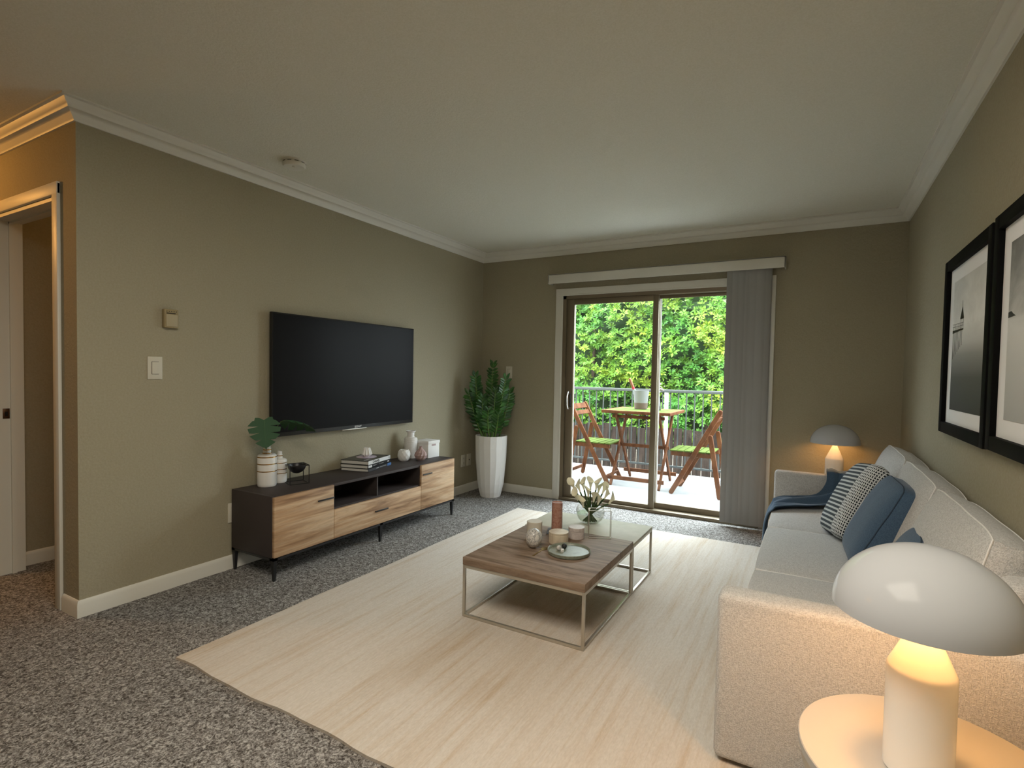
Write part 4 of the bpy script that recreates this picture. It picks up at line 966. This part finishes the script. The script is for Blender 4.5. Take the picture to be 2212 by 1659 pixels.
for z in (.35, 1.55): obj('fence_rail', B(-5, 8, .012, .05, z, z + .08), M_fence, fe)
hd = thing('hedge', 'tall dense bright green leafy hedge filling the view through the glass door', 'hedge', (0, 8.75, -1.5))
M_hleaf = mat('hedge_leaf', (.10, .26, .03), .45, spec=.22)
v = coords(M_hleaf); nn_ = noise(M_hleaf, v, 1.3, 3, .6); nf = noise(M_hleaf, v, 18, 2, .6)
c1 = ramp(M_hleaf, nn_, [(.38, (.040, .140, .022, 1)), (.50, (.085, .190, .022, 1)), (.62, (.165, .235, .020, 1))])
c2 = ramp(M_hleaf, nf, [(.30, (.45, .55, .50, 1)), (.5, (.95, .95, .95, 1)), (.72, (1.3, 1.25, 1.2, 1)), (.80, (2.2, 1.0, .8, 1))])
setc(M_hleaf, mix(M_hleaf, 1.0, c1, c2, 'MULTIPLY')); pr(M_hleaf).inputs['Transmission Weight'].default_value = 0.0
pr(M_hleaf).inputs['Subsurface Weight'].default_value = 0.0
rn = random.Random(42); vs, fs = [], []
def leaf_(p, d, n_, ln, w):
    s = d.cross(n_).normalized(); i = len(vs); q = p + d*ln*.5; e = p + d*ln - n_*ln*.12
    vs.extend([p, q + s*w + n_*w*.25, q - n_*0, q - s*w + n_*w*.25, e, p + d*ln*.82 + s*w*.62, p + d*ln*.82 - s*w*.62])
    fs.extend([(i, i+1, i+2), (i, i+2, i+3), (i+1, i+5, i+4, i+2), (i+2, i+4, i+6, i+3)])
def bumps(x, z): return .28*math.sin(x*1.7 + 1.0)*math.sin(z*1.9 + .5) + .16*math.sin(x*4.1 + z*2.2) + .10*math.sin(z*5.3 - x*3)
cnt = 0
for k in range(5200):
    x = rn.uniform(-4.2, 4.6); z = rn.uniform(1.45, 5.0)
    depth = abs(rn.gauss(0, .16)); y = -.82 - bumps(x, z)*.9 + depth*1.3 + (.10*max(0, 1.9 - z))
    c = Vector((x, y, z + .0)); ax = Vector((rn.gauss(0, .45), -1.0 + rn.gauss(0, .3), .75 + rn.gauss(0, .4))).normalized()
    s = ax.orthogonal().normalized(); t_ = ax.cross(s); m_ = rn.randint(6, 9); a0 = rn.uniform(0, 6)
    sz = rn.uniform(.075, .115)
    for j in range(m_):
        a = a0 + 2*PI*j/m_ + rn.uniform(-.25, .25); r = s*math.cos(a) + t_*math.sin(a); d = (r*.9 + ax*rn.uniform(.25, .8)).normalized()
        leaf_(c + r*.008, d, (ax - d*ax.dot(d)).normalized(), sz*rn.uniform(.8, 1.1), sz*.19)
me = bpy.data.meshes.new('foliage'); me.from_pydata([tuple(q) for q in vs], [], fs); me.materials.append(M_hleaf)
o = bpy.data.objects.new('foliage', me); C.objects.link(o); o.parent = hd
bm = new_bm()
for k in range(9):
    x = -4 + k*1.05 + rn.uniform(-.2, .2); tube(bm, [(x, 0, 0), (x + rn.uniform(-.1, .1), .05, 1.6), (x + rn.uniform(-.3, .3), .1, 4.6)], [.06, .05, .02], 7)
obj('trunks', bm, mat('hedge_bark', (.07, .05, .035), .9), hd)
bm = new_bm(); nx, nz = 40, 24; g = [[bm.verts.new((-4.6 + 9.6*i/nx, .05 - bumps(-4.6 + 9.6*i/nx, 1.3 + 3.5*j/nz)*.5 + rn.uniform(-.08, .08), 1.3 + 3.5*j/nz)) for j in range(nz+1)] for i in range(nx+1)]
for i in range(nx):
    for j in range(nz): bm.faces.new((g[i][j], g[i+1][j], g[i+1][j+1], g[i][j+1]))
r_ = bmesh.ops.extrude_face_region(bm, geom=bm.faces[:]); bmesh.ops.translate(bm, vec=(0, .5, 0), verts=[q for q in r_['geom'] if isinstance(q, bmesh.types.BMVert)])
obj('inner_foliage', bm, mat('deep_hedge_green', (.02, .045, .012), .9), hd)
